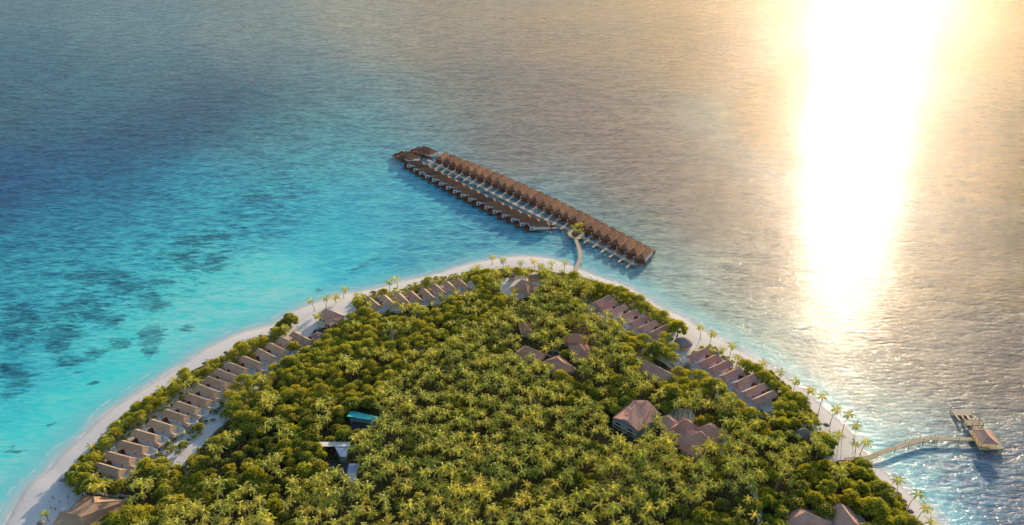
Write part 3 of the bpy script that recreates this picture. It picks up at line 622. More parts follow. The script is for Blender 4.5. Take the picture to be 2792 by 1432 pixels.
MB().hip(-5.6, 5.6, -4.0, 4.0, 5.0, 7.3, 3.2, 3.2).build('roof', 'thatch_pink', sh_)
for x in (-4.8, -1.6, 1.6, 4.8):
    for y in (-3.3, 3.3): MB().tube([(x, y, 2.1), (x, y, 4.9)], 0.14, 6).build('post', 'tan', sh_)
def flat_deck(pts, z, label, mat='deck_pale', name='landing_stage'):
    w_ = [G(*X('Q', *q), z) for q in pts]; r_ = empty(name, loc=(w_[0][0], w_[0][1], 0), label=label, cat='landing stage')
    MB().prism([(x - w_[0][0], y - w_[0][1]) for x, y in w_], z - 0.4, z).build('deck', mat, r_)
    for x, y in w_[:4]: MB().tube([(x - w_[0][0], y - w_[0][1], -1.5), (x - w_[0][0], y - w_[0][1], z + (1.4 if mat == 'deck_pale' else 0))], 0.14, 5).build('stilt', 'post', r_)
    return r_, w_
flat_deck([(830, 430), (890, 565), (1330, 565), (1220, 430)], 1.9, 'pale rectangular landing stage behind the roofed platform')
flat_deck([(1050, 570), (1100, 680), (1230, 680), (1190, 570)], 1.8, 'short pale gangway linking the platform to the landing stage', name='gangway')
flat_deck([(480, 165), (600, 305), (1060, 310), (1000, 165)], 1.2, 'pinkish floating pontoon farthest out in the glitter', 'deck', 'pontoon')
for k, (p0, p1) in enumerate([((615, 300), (735, 440)), ((770, 300), (860, 425)), ((900, 300), (1005, 425)), ((1060, 300), (1190, 430))]):
    a_ = Vector(P3(*X('Q', *p0), 1.25)); b_ = Vector(P3(*X('Q', *p1), 1.95)); d = (b_ - a_).normalized(); n_ = Vector((-d.y, d.x, 0)).normalized() * (0.75 if k == 2 else 0.45)
    mb = MB().add([a_ - n_, a_ + n_, b_ + n_, b_ - n_, a_ - n_ - Vector((0, 0, .2)), a_ + n_ - Vector((0, 0, .2)), b_ + n_ - Vector((0, 0, .2)), b_ - n_ - Vector((0, 0, .2))],
                  [(0, 1, 2, 3), (7, 6, 5, 4), (0, 4, 5, 1), (1, 5, 6, 2), (2, 6, 7, 3), (3, 7, 4, 0)])
    tag(mb.build('gangplank', 'deck_pale'), f'narrow sloping gangplank from the pontoon to the landing stage, {ordinal(k)} from the left', 'gangplank', 'gangplanks to the pontoon')

# larger buildings
def building(name, label, c, zc, rz, roofs, walls, roofmat, wallmat='white', windows=(), cat='building', rad=None, extra=None):
    x, y = G(*c, zc); z = gz(x, y); root = empty(name, loc=(x, y, z), rz=R(rz), label=label, cat=cat)
    for r_ in roofs:
        rf_ = MB().hip(*r_).build('roof', roofmat, root)
        if roofmat.startswith('thatch'):
            x0, x1, y0, y1, z0, z1 = r_[:6]; w2 = (y1 - y0) / 2; h0, h1 = (r_[6], r_[7]) if len(r_) > 7 else (w2, w2); ym = (y0 + y1) / 2; zk = z0 + (z1 - z0) * .42
            c_ = MB().tube([(x0 + h0, ym, z1 + .03), (x1 - h1, ym, z1 + .03)], .16, 5) if x1 - h1 - x0 - h0 > .3 else MB()
            for sx, xe, hh in ((1, x0, h0), (-1, x1, h1)):
                for sy, ye in ((1, y0), (-1, y1)): c_.tube([(xe + sx * hh, ym, z1 + .03), (xe + sx * hh * .5, ye + sy * w2 * .5, zk + .05), (xe, ye, z0 + .05)], .13, 4)
            c_.build('ridge_tiles', 'ridge', rf_)
    for w_ in walls: MB().box(*w_).build('wall', wallmat, root)
    for w_ in windows: MB().box(*w_).build('window', 'glass', root)
    rr = rad or max(abs(v) for v in roofs[0][:4]) * 0.95
    BLD.append((x, y, zc, rr)); return root
building('beach_lounge', 'mauve hip-roofed beach lounge with white arched front on open sand', X('C', 360, 655), 4.5, -35,
         [(-8, 8, -5.5, 5.5, 3.2, 7.6, 4.5, 4.5), (1.5, 8.4, -8.0, -1.0, 3.1, 5.8, 3.4, 3.2)], [(-6.8, 6.8, -4.6, 4.6, 0, 3.1), (2.2, 7.6, -7.4, -4.6, 0, 3.0)], 'thatch_pink',
         windows=[(3.0, 4.6, -7.46, -7.41, .6, 2.4), (5.2, 6.8, -7.46, -7.41, .6, 2.4), (-5, -3.4, -4.66, -4.61, .6, 2.4), (-2.4, -.8, -4.66, -4.61, .6, 2.4)], rad=11)
building('garden_pavilion', 'small grey shingle pavilion beside the villa row, below the beach lounge', X('B', 1565, 300), 3, -30, [(-3.6, 3.6, -3, 3, 2.6, 4.6)], [(-2.8, 2.8, -2.3, 2.3, 0, 2.5)], 'thatch_grey', rad=6)
r_ = building('dark_shed', 'small flat dark green roof standing on the sand below the beach lounge', X('B', 1615, 245), 2.5, 0, [(-2.8, 2.8, -1.2, 1.2, 2.3, 2.6, .4, .4)], [(-2.5, 2.5, -1, 1, 0, 2.2)], 'slate', 'post', cat='shed', rad=4)
# round thatched hut
def round_hut(c, r, zt, label, name='thatched_hut', door=False, mat='thatch_grey', n=14, z0=2.6):
    x, y = G(*c, z0 + 0.3 * (zt - z0)); z = gz(x, y); root = empty(name, loc=(x, y, z), label=label, cat='hut')
    mb = MB(); rings = [(1.0, z0), (0.78, z0 + (zt - z0) * 0.38), (0.5, z0 + (zt - z0) * 0.70), (0.22, z0 + (zt - z0) * 0.92)]
    vs = [(r * f * math.cos(2 * math.pi * k / n), r * f * math.sin(2 * math.pi * k / n), zz) for f, zz in rings for k in range(n)] + [(0, 0, zt)]
    fs = [(i * n + k, i * n + (k + 1) % n, (i + 1) * n + (k + 1) % n, (i + 1) * n + k) for i in range(3) for k in range(n)] + [(3 * n + k, 3 * n + (k + 1) % n, 4 * n) for k in range(n)] + [tuple(range(n))[::-1]]
    mb.add(vs, fs).build('roof', mat, root)
    MB().prism([(r * .72 * math.cos(2 * math.pi * k / n), r * .72 * math.sin(2 * math.pi * k / n)) for k in range(n)], 0, z0 - 0.05).build('wall', 'tan' if not door else 'tan', root)
    for k in range(0, n, 2): MB().tube([(r * .9 * math.cos(2 * math.pi * k / n), r * .9 * math.sin(2 * math.pi * k / n), 0), (r * .9 * math.cos(2 * math.pi * k / n), r * .9 * math.sin(2 * math.pi * k / n), z0)], 0.12, 5).build('post', 'white', root)
    if door:
        a = MB(); arc_wall(a, -r * .82, -r * .45, 1.3, 1.3, 1.5, 5.2, 0, 3.2, 0.3); a.build('porch', 'white', root)
    BLD.append((x, y, z0, r + 1)); return root
round_hut(X('G', 552, 460), 5.6, 6.6, 'large round grey thatched hut on open sand between the two eastern rows', door=True)
round_hut(X('U', 575, 680), 2.6, 4.8, 'small conical grey hut in the shaded clearing at the island tip')
round_hut(X('H', 40, 400), 4.2, 5.6, 'grey thatched hut on the sand near the pier root')
building('long_pavilion', 'long dark blue-grey roof on posts in the clearing at the island tip', X('U', 1200, 690), 3.5, 22, [(-5, 5, -2.2, 2.2, 2.8, 4.6, 1.2, 1.2)], [(-4.2, 4.2, -1.5, 1.5, 0, 2.7)], 'thatch_grey', 'tan', rad=5)
building('pyramid_pavilion', 'big purple-brown pyramid roof beside the clearing at the island tip', X('U', 880, 960), 5, -28, [(-7, 7, -6.2, 6.2, 3, 8.8, 5.6, 5.6), (-1, 8.5, -1, 7.4, 2.9, 5.6, 3, 3)], [(-6, 6, -5.2, 5.2, 0, 2.9)], 'thatch_pink', rad=8)
S_ = 'spa roofs around the round garden'
building('spa_building', 'mauve hip roof with white wall, upper of the pair right of the spa garden', X('S', 1025, 360), 4, -12, [(-7, 7, -5.5, 5.5, 3, 6.6)], [(-6, 6, -4.6, 4.6, 0, 2.9)], 'thatch_pink', rad=8)
building('spa_building', 'mauve hip roof right of the round spa garden, lower one of the pair', X('S', 1085, 540), 4.5, -84, [(-7.5, 7.5, -6, 6, 3.2, 7.4)], [(-6.4, 6.4, -5, 5, 0, 3.1)], 'thatch_pink', rad=9)
building('spa_building', 'mauve hip roof left of the round spa garden', X('S', 350, 580), 4.5, -35, [(-8, 8, -6, 6, 3.2, 7.2)], [(-7, 7, -5, 5, 0, 3.1)], 'thatch_pink', rad=9)
building('spa_building', 'folded mauve roof in front of the round spa garden', X('S', 770, 745), 4.5, -58, [(-8.5, 8.5, -6.5, 6.5, 3.2, 7.6)], [(-7.4, 7.4, -5.5, 5.5, 0, 3.1)], 'thatch_pink', rad=9)
building('spa_building', 'small purple roof among palms, upper left of the spa garden', X('S', 285, 210), 4, -80, [(-6, 6, -3.8, 3.8, 3, 5.6, 0.5, 0.5)], [(-5, 5, -3, 3, 0, 2.9)], 'thatch_pink', rad=6)
x, y = G(*X('S', 690, 590), 0.6); root = empty('garden_ring', loc=(x, y, gz(x, y)), label='low oval pale wall ringing the small spa garden pool', cat='garden wall')
a = MB(); arc_wall(a, 0, 0, 4.3, 3.2, 0, 2 * math.pi, 0, 0.7, 0.3, 28); a.build('wall', 'white', root); MB().prism([(3.9 * math.cos(k * math.pi / 12), 2.8 * math.sin(k * math.pi / 12)) for k in range(24)], 0, 0.3).build('pool', 'glass', root)
BLD.append((x, y, 1, 6))
building('garden_villa', 'long mauve gabled house with white end wall inland of the eastern villas', X('S', 2215, 850), 4.5, -47, [(-10.5, 10.5, -5.4, 5.4, 3.2, 7, 0.8, 0.8)], [(-9.6, 9.6, -4.6, 4.6, 0, 3.1)], 'thatch_pink', rad=11)
building('garden_shed', 'tiny white roofed shed in the dark trees inland of the eastern villas', X('S', 1960, 655), 2, -20, [(-2.2, 2.2, -1.4, 1.4, 2, 2.9, .2, .2)], [(-2, 2, -1.2, 1.2, 0, 1.9)], 'white', cat='shed', rad=4)
# reception cluster
x, y = G(*X('I', 900, 470), 5); z = gz(x, y); root = empty('reception_building', loc=(x, y, z), label='cluster of overlapping dusky pink hip roofs beside the two-storey house', cat='building')
for k, (c, L_, W_, zt, an) in enumerate([((785, 375), 15, 11, 7.0, -62), ((945, 388), 11, 9, 6.4, -48), ((890, 470), 17, 13, 8.6, -40), ((1015, 525), 17, 11, 7.6, 24), ((1160, 445), 13, 12, 7.4, -58), ((990, 610), 10, 8, 6.0, -45)]):
    gx_, gy_ = G(*X('I', *c), 4.6)
    s_ = empty('wing', loc=(gx_ - x, gy_ - y, 0.013 * k), rz=R(an)); s_.parent = root
    MB().hip(-L_ / 2, L_ / 2, -W_ / 2, W_ / 2, 3 + .04 * k, zt).build('roof', 'thatch_pink', s_); MB().box(-L_ / 2 + 1, L_ / 2 - 1, -W_ / 2 + 1, W_ / 2 - 1, 0, 2.9).build('wall', 'white', s_)
    BLD.append((gx_, gy_, 4, max(L_, W_) / 2 + 0.5))
# two-storey house with a big gabled roof
pts = {k: P3(*X('I', *q), zz) for k, (q, zz) in dict(l1=((425, 138), 6.6), l2=((243, 310), 6.6), r1=((575, 145), 9.6), r2=((370, 330), 9.6), e1=((705, 275), 6.6), e2=((484, 438), 6.6)).items()}
o_ = np.mean([pts[k] for k in ('l1', 'l2', 'e1', 'e2')], 0); o_[2] = gz(o_[0], o_[1])
root = empty('two_storey_house', loc=tuple(o_), label='two-storey blue-grey house with a wide pink gabled roof in the palms', cat='house')
def rel(k, dz=0, sc=1.0): p = pts[k]; return ((p[0] - o_[0]) * sc, (p[1] - o_[1]) * sc, p[2] - o_[2] + dz)
vs = [rel('l1'), rel('r1'), rel('r2'), rel('l2'), rel('e1'), rel('e2')] + [rel('l1', -.35), rel('r1', -.35), rel('r2', -.35), rel('l2', -.35), rel('e1', -.35), rel('e2', -.35)]
MB().add(vs, [(0, 1, 2, 3), (1, 4, 5, 2), (9, 8, 7, 6), (8, 11, 10, 7), (3, 2, 8, 9), (2, 5, 11, 8), (1, 0, 6, 7), (4, 1, 7, 10), (0, 3, 9, 6), (5, 4, 10, 11)]).build('roof', 'thatch_pink', root)
w_ = [rel(k, 0, 0.93) for k in ('l1', 'l2', 'r2', 'e2', 'e1', 'r1')]
wall = MB().add([(p[0], p[1], 0) for p in w_] + [(p[0], p[1], p[2] - (0.8 if i in (2, 5) else 0.55)) for i, p in enumerate(w_)], [(i, (i + 1) % 6, 6 + (i + 1) % 6, 6 + i) for i in range(6)]).build('wall', 'facade', root)
A_, B_ = Vector(w_[1]), Vector(w_[3]); d = (B_ - A_); d.z = 0; L_ = d.length; d.normalize(); n_ = Vector((d.y, -d.x, 0)); n_ = n_ if n_.y < 0 else -n_
def facade_box(name, mat, u0, u1, z0, z1, t=0.12, par=root):
    a0 = Vector((A_.x, A_.y, 0)) + d * u0 * L_ + n_ * 0.9; b0 = Vector((A_.x, A_.y, 0)) + d * u1 * L_ + n_ * 0.9
    q = [a0, b0, b0 + n_ * t, a0 + n_ * t]; return MB().prism([(p.x, p.y) for p in q], z0, z1).build(name, mat, par)
facade_box('gable_front', 'facade', 0, 1, 0, 4.6, 0.05)
for zz in (0.2, 2.3, 4.4): facade_box('beam', 'white', 0, 1, zz, zz + 0.3, 0.16)
for u in (0.0, 0.5, 0.97): facade_box('corner_post', 'white', u, u + 0.03, 0, 4.7, 0.18)
for u in (0.12, 0.62):
    for zz in (0.6, 2.75):
        f_ = facade_box('window', 'white', u - 0.02, u + 0.24, zz, zz + 1.5, 0.14); facade_box('pane', 'dark', u, u + 0.22, zz + .2, zz + 1.3, 0.17, f_).parent = f_
BLD.append((o_[0], o_[1], 6, 12))
# beach restaurant in the corner
q_ = dict(a=((1000, 335), 3.7), b=((1255, 338), 4.2), c=((1285, 490), 9.4), d=((980, 800), 9.4), e=((880, 745), 7.4), k=((690, 660), 4.0), j=((510, 695), 4.0), g=((2015, 430), 4.2), h=((1360, 1040), 4.2), i=((1040, 1050), 5.0), l=((330, 1030), 3.9))
pts = {k: P3(*X('T', *q), zz) for k, (q, zz) in q_.items()}; o_ = np.mean(list(pts.values()), 0); o_[2] = gz(o_[0], o_[1])
root = empty('beach_restaurant', loc=tuple(o_), label='large tan shingled many-hipped roof at the lagoon beach corner', cat='restaurant')
ks = list(pts); ix = {k: n for n, k in enumerate(ks)}
fc = ['abcdek', 'bgc', 'cghid', 'jke', 'jedil']; vs = [rel(k) for k in ks]
loop = 'abghiljk'; bt = [rel(k, -0.45) for k in loop]
MB().add(vs + bt, [tuple(ix[c_] for c_ in f_) for f_ in fc] + [(ix[loop[n]], ix[loop[(n + 1) % 8]], len(ks) + (n + 1) % 8, len(ks) + n) for n in range(8)]).build('roof', 'thatch', root)
rc = MB()
for a_, b_ in ('bc', 'gc', 'cd', 'di', 'je'): rc.tube([rel(a_, .06), rel(b_, .06)], 0.16, 5)
rc.build('ridge_tiles', 'ridge', root.children[0])
MB().prism([rel(k, 0, 0.84)[:2] for k in loop[::-1]], 0, 1.7).build('wall', 'white', root)
BLD.append((o_[0], o_[1], 6, 12)); BLD.append((*G(330, 1375, 4)[:2], 4, 8))
for (p0, p1, hh, lab) in [((216, 1332), (232, 1346), 2.4, 'short white screen wall end by the restaurant, on the sand'), ((236, 1340), (291, 1352), 2.4, 'long white garden wall behind the restaurant roof'),
                          ((300, 1356), (322, 1358), 1.6, 'low mauve wall piece behind the lit restaurant hip'), ((322, 1352), (376, 1362), 1.8, 'white garden wall running into the trees right of the restaurant')]:
    a_ = Vector(P3(*p0, hh)); b_ = Vector(P3(*p1, hh)); d = (b_ - a_).normalized() * .12; n_ = Vector((-d.y, d.x, 0))
    MB_ = MB().prism([tuple((a_ - n_)[:2]), tuple((b_ - n_)[:2]), tuple((b_ + n_)[:2]), tuple((a_ + n_)[:2])], 0.8, hh + 1.2); MB_.box(a_.x - .25, a_.x + .25, a_.y - .25, a_.y + .25, 0.8, hh + 1.4); MB_.box(b_.x - .25, b_.x + .25, b_.y - .25, b_.y + .25, 0.8, hh + 1.4)
    tag(MB_.build('garden_wall', 'white'), lab, 'wall')
for k, (px, py) in enumerate([(310, 1357), (345, 1360)]):
    x, y = G(px, py, 1); z = gz(x, y)
    root = empty('day_bed', loc=(x, y, z), label=['blue day bed by the wall behind the restaurant, left', 'blue and white day bed by the wall behind the restaurant, right'][k], cat='day bed')
    MB().box(-1.1, 1.1, -.8, .8, 0.15, .5).box(-1.0, -.85, -.7, -.55, 0, .15).box(.85, 1, .55, .7, 0, .15).build('frame', 'white', root); MB().box(-1, 1, -.7, .7, .5, .7).build('cushion', 'cushion', root)
# utility sheds in the forest
def traced_roof(name, label, tris, walls=2.6, cat='shed'):
    allp = [P3(*X('J', *q), zz) for mat, pl in tris for q, zz in pl]; o = np.mean(allp, 0); o[2] = gz(o[0], o[1])
    root = empty(name, loc=tuple(o), label=label, cat=cat)
    for mat, pl in tris:
        v = [Vector(P3(*X('J', *q), zz)) - Vector(o) for q, zz in pl]; n = len(v)
        MB().add(v + [p - Vector((0, 0, .25)) for p in v], [tuple(range(n)), tuple(range(n, 2 * n))[::-1]] + [(i, (i + 1) % n, n + (i + 1) % n, n + i) for i in range(n)]).build('roof', mat, root)
    xs = [p[0] - o[0] for p in allp]; ys = [p[1] - o[1] for p in allp]
    v = [Vector(P3(*X('J', *q), zz)) - Vector(o) for q, zz in tris[0][1]]; c_ = sum(v, Vector()) / len(v)
    MB().prism([tuple((c_ + (p - c_) * .82)[:2]) for p in v], 0, min(p.z for p in v) - .35).build('wall', 'facade', root)
    cxy = (np.mean([p[0] for p in allp]), np.mean([p[1] for p in allp])); BLD.append((cxy[0], cxy[1], 3.5, 0.55 * max(max(xs) - min(xs), max(ys) - min(ys)))); return root
traced_roof('workshop', 'long cyan sheet roof deep in the forest', [('cyan', [((470, 205), 7.0), ((780, 256), 7.0), ((806, 214), 5.4), ((515, 148), 5.4)])], 6.8, 'workshop')
traced_roof('store_house', 'dark slate roof with a teal edge just below the cyan roof', [('slate', [((535, 258), 4.2), ((490, 372), 2.9), ((640, 386), 2.9), ((700, 262), 4.2)]), ('teal', [((702, 262), 4.0), ((660, 330), 3.2), ((700, 335), 3.2), ((728, 262), 4.0)])], 2.8, 'store house')
traced_roof('solar_shed', 'pale blue panelled sheet roof, middle of the three forest sheds', [('blue_white', [((345, 515), 7.0), ((405, 618), 6.2), ((460, 624), 6.2), ((498, 515), 7.0)]), ('white', [((160, 515), 7.0), ((498, 512), 7.2), ((517, 466), 6.2), ((185, 470), 6.2)])], 6.0)
traced_roof('generator_shed', 'dark slate barrel roof, lowest of the three forest sheds', [('slate', [((290, 690), 3.6), ((285, 838), 3.4), ((472, 846), 3.6), ((490, 690), 3.8)])], 3.2)
traced_roof('water_store', 'curved pale blue-white roof joined right of the dark barrel shed', [('blue_white', [((492, 690), 6.0), ((474, 780), 6.8), ((560, 785), 6.8), ((606, 690), 6.0)]), ('white', [((474, 782), 6.78), ((478, 872), 5.6), ((590, 886), 5.6), ((562, 787), 6.78)])], 5.4)
# roofs at the lower right
building('dive_centre', 'mauve hip roof with a blue-white court, left one at the bottom right corner', X('V', 900, 720), 4.5, -38, [(-8, 8, -6, 6, 3.2, 7.4)], [(-7, 7, -5, 5, 0, 3.1)], 'thatch_pink', rad=9)
building('dive_centre', 'mauve roof with an orange-lit hip, right one at the bottom right corner', X('V', 1780, 690), 4.5, -80, [(-7.5, 7.5, -5.6, 5.6, 3.2, 7.0, 1.2, 3)], [(-6.5, 6.5, -4.6, 4.6, 0, 3.1)], 'thatch_pink', rad=9)
a_ = G(*X('V', 350, 500), 1); tag(MB().prism([(0, 0), (9, -0.6), (9, -1.0), (0, -.4)], 0, 2.2).prism([(0, -.42), (.4, -.42), (-.3, -9), (-.7, -9)][::-1], 0, 2.2).build('court_wall', 'white', None, (a_[0], a_[1], gz(*a_))), 'white angled court wall left of the bottom right roofs', 'wall')

# parasols
def parasol():
    root = empty('thatched_parasol', cat='parasol'); n = 10; r = 1.75
    vs = [(r * f * math.cos(2 * math.pi * k / n), r * f * math.sin(2 * math.pi * k / n), zz) for f, zz in ((1, 2.15), (.55, 2.65)) for k in range(n)] + [(0, 0, 3.05), (0, 0, 2.2)]
    fs = [(k, (k + 1) % n, n + (k + 1) % n, n + k) for k in range(n)] + [(n + k, n + (k + 1) % n, 2 * n) for k in range(n)] + [((k + 1) % n, k, 2 * n + 1) for k in range(n)]
    MB().add(vs, fs).build('canopy', 'thatch_grey', root); MB().tube([(0, 0, 0), (0, 0, 2.3)], 0.07, 6).build('pole', 'post', root); return root
pp = parasol()
PAR = [(172, 1309, 'by the corner of the hedge nearest the restaurant'), (240, 1245, 'on the lagoon beach, second from the restaurant end'), (275, 1212, 'on the lagoon beach, third from the restaurant end'),
       (340, 1149, 'on the lagoon beach, fourth from the restaurant end'), (374, 1113, 'on the lagoon beach, fifth from the restaurant end'), (405, 1087, 'on the lagoon beach, sixth from the restaurant end'),
       (490, 1029, 'on the lagoon beach, left of the lone bushes midway'), (559, 991, 'on the lagoon beach, left one of a close pair'), (584, 984, 'on the lagoon beach, right one of a close pair'),
       (617, 962, 'half behind a bush midway up the lagoon beach'), (649, 947, 'on open sand, fourth down from the big tree clump'), (684, 927, 'on open sand, third down from the big tree clump'),
       (712, 916, 'on open sand, second down from the big tree clump'), (743, 897, 'right against the big tree clump on the lagoon beach'), (111, 1427, 'beside the restaurant at the very bottom of the beach'),
       (1020, 796, 'near the northern row at the water edge'), (1953, 964, 'behind the sunset villas, left one of two'), (1973, 975, 'behind the sunset villas, right one of two'), (2253, 1159, 'on the sand before the pier root'),
       (2432, 1330, 'on the south-east beach, farthest of five'), (2449, 1346, 'on the south-east beach, second farthest of five'), (2462, 1365, 'on the south-east beach, middle of five'), (2481, 1394, 'on the south-east beach, fourth of five'),
       (2504, 1425, 'on the south-east beach, nearest of five')]
for px, py, t_ in PAR:
    x, y = G(px, py, 3.4); put(pp, (x, y, gz(x, y)), random.random() * 6, 'grey thatched parasol ' + t_, 'thatched parasols on the beaches')
wp = None
for k, (px, py) in enumerate([(1419.5, 605), (1445, 615.5), (1158, 476)]):
    x, y = G(px, py, 3.8); 
    root = empty('white_parasol', loc=(x, y, 2.0), label=['white parasol on the terrace of the stilt villa before the last', 'white parasol on the last lagoon-side stilt villa terrace', 'white parasol on a stilt villa terrace near the far suites'][k], cat='parasol', group='white parasols on villa terraces')
    MB().add([(1.5 * math.cos(j * .785), 1.5 * math.sin(j * .785), 2.0) for j in range(8)] + [(0, 0, 2.7), (0, 0, 2.05)], [(j, (j + 1) % 8, 8) for j in range(8)] + [((j + 1) % 8, j, 9) for j in range(8)]).build('canopy', 'white', root)
    MB().tube([(0, 0, 0), (0, 0, 2.1)], .06, 5).build('pole', 'white', root)

# volleyball net and players
a_ = P3(135, 1374, 2.2); b_ = P3(188, 1375, 2.2); za = gz(a_[0], a_[1])
root = empty('volleyball_net', loc=(a_[0], a_[1], za), label='white beach volleyball net stretched on the sand beside the restaurant', cat='net')
for q in ((0, 0), (b_[0] - a_[0], b_[1] - a_[1])): MB().tube([(q[0], q[1], 0), (q[0], q[1], 2.5)], .06, 6).build('post', 'post', root)
nb = MB(); Lx, Ly = b_[0] - a_[0], b_[1] - a_[1]
for zz in (1.5, 1.75, 2.0, 2.25, 2.45): nb.tube([(0, 0, zz), (Lx, Ly, zz)], .025 if zz < 2.4 else .05, 4)
for k in range(1, 24): nb.tube([(Lx * k / 24, Ly * k / 24, 1.5), (Lx * k / 24, Ly * k / 24, 2.45)], .02, 4)
nb.build('net', 'net', root)
def person(loc, rz, pose, shirt, label):
    """one skinned surface for the body, clothing and hair as children"""
    J = dict(pel=(0, 0, .95), chest=(0, 0.02, 1.28), neck=(0, 0.01, 1.48), head=(0, .02, 1.66), sl=(-.19, 0, 1.42), sr=(.19, 0, 1.42), hl=(-.1, 0, .9), hr=(.1, 0, .9),
             kl=(-.12, .04, .5), kr=(.12, .04, .5), al=(-.13, 0, .07), ar=(.13, 0, .07), tl=(-.14, .17, .04), tr=(.14, .17, .04))
    if pose == 'reach': J.update(el=(-.34, .18, 1.62), er=(.34, .18, 1.6), wl=(-.3, .3, 1.86), wr=(.3, .32, 1.85))
    elif pose == 'ready': J.update(el=(-.36, .1, 1.18), er=(.36, .1, 1.18), wl=(-.2, .36, 1.1), wr=(.2, .36, 1.1), kl=(-.2, .16, .5), kr=(.2, .14, .5), al=(-.22, -.02, .07), ar=(.22, -.04, .07), tl=(-.24, .15, .04), tr=(.24, .13, .04))
    else: J.update(el=(-.27, -.08, 1.15), er=(.27, .1, 1.15), wl=(-.28, -.02, .9), wr=(.27, .26, .95), kl=(-.1, .2, .52), kr=(.1, -.06, .5), al=(-.1, .3, .08), ar=(.1, -.28, .12), tl=(-.1, .46, .04), tr=(.1, -.14, .03))
    J['fl'] = tuple(np.array(J['wl']) + (np.array(J['wl']) - np.array(J['el'])) * .45); J['fr'] = tuple(np.array(J['wr']) + (np.array(J['wr']) - np.array(J['er'])) * .45)
    E_ = [('pel', 'chest'), ('chest', 'neck'), ('neck', 'head'), ('chest', 'sl'), ('chest', 'sr'), ('sl', 'el'), ('el', 'wl'), ('wl', 'fl'), ('sr', 'er'), ('er', 'wr'), ('wr', 'fr'), ('pel', 'hl'), ('pel', 'hr'), ('hl', 'kl'), ('kl', 'al'), ('al', 'tl'), ('hr', 'kr'), ('kr', 'ar'), ('ar', 'tr')]
    rad = dict(pel=.15, chest=.16, neck=.06, head=.11, sl=.07, sr=.07, el=.045, er=.045, wl=.032, wr=.032, fl=.03, fr=.03, hl=.1, hr=.1, kl=.06, kr=.06, al=.042, ar=.042, tl=.035, tr=.035)
    ks_ = list(J); me = bpy.data.meshes.new('person'); me.from_pydata([J[k] for k in ks_], [(ks_.index(a), ks_.index(b)) for a, b in E_], []); me.materials.append(M['skin'])
    o = link('person', me, None, loc); o.rotation_euler = (0, 0, rz); tag(o, label, 'person')
    sk = o.modifiers.new('skin', 'SKIN'); layer = me.skin_vertices[0]
    for i, k in enumerate(ks_): layer.data[i].radius = (rad[k], rad[k]); layer.data[i].use_root = (k == 'pel')
    sb = o.modifiers.new('smooth', 'SUBSURF'); sb.levels = 1; sb.render_levels = 1
    MB().tube([(0, 0, 1.0), (0, .01, 1.2), (0, .01, 1.44)], [.185, .19, .12], 10).tube([J['sl'], tuple((np.array(J['sl']) + np.array(J['el'])) / 2)], [.09, .075], 8).tube([J['sr'], tuple((np.array(J['sr']) + np.array(J['er'])) / 2)], [.09, .075], 8).build('shirt', shirt, o, smooth=True)
    MB().tube([(0, 0, 1.02), (0, 0, .85)], [.18, .19], 10).tube([J['hl'], tuple(np.array(J['hl']) * .3 + np.array(J['kl']) * .7)], [.12, .1], 8).tube([J['hr'], tuple(np.array(J['hr']) * .3 + np.array(J['kr']) * .7)], [.12, .1], 8).build('shorts', 'cloth_dark', o, smooth=True)
    MB().tube([(0, -.02, 1.62), (0, -.01, 1.72), (0, 0, 1.79)], [.118, .125, .06], 10).build('hair', 'hair', o, smooth=True)
for (px, py, rz, pose, sh_m, lab) in [(146, 1362, 3.3, 'ready', 'cloth_dark', 'person in dark clothes standing far left beyond the volleyball net'), (187.5, 1360, 2.9, 'ready', 'cloth_red', 'person in dark red shirt standing far right beyond the net'),
                                      (163.5, 1374, 3.0, 'reach', 'cloth_dark', 'person with raised arms right at the volleyball net'), (142, 1391, .3, 'walk', 'cloth_red', 'person in dark red shirt on the near side, left one'),
                                      (152, 1393, -.2, 'ready', 'cloth_dark', 'person in dark clothes on the near side, right one')]:
    x, y = G(px, py, 1.2); person((x, y, gz(x, y)), rz, pose, sh_m, lab)
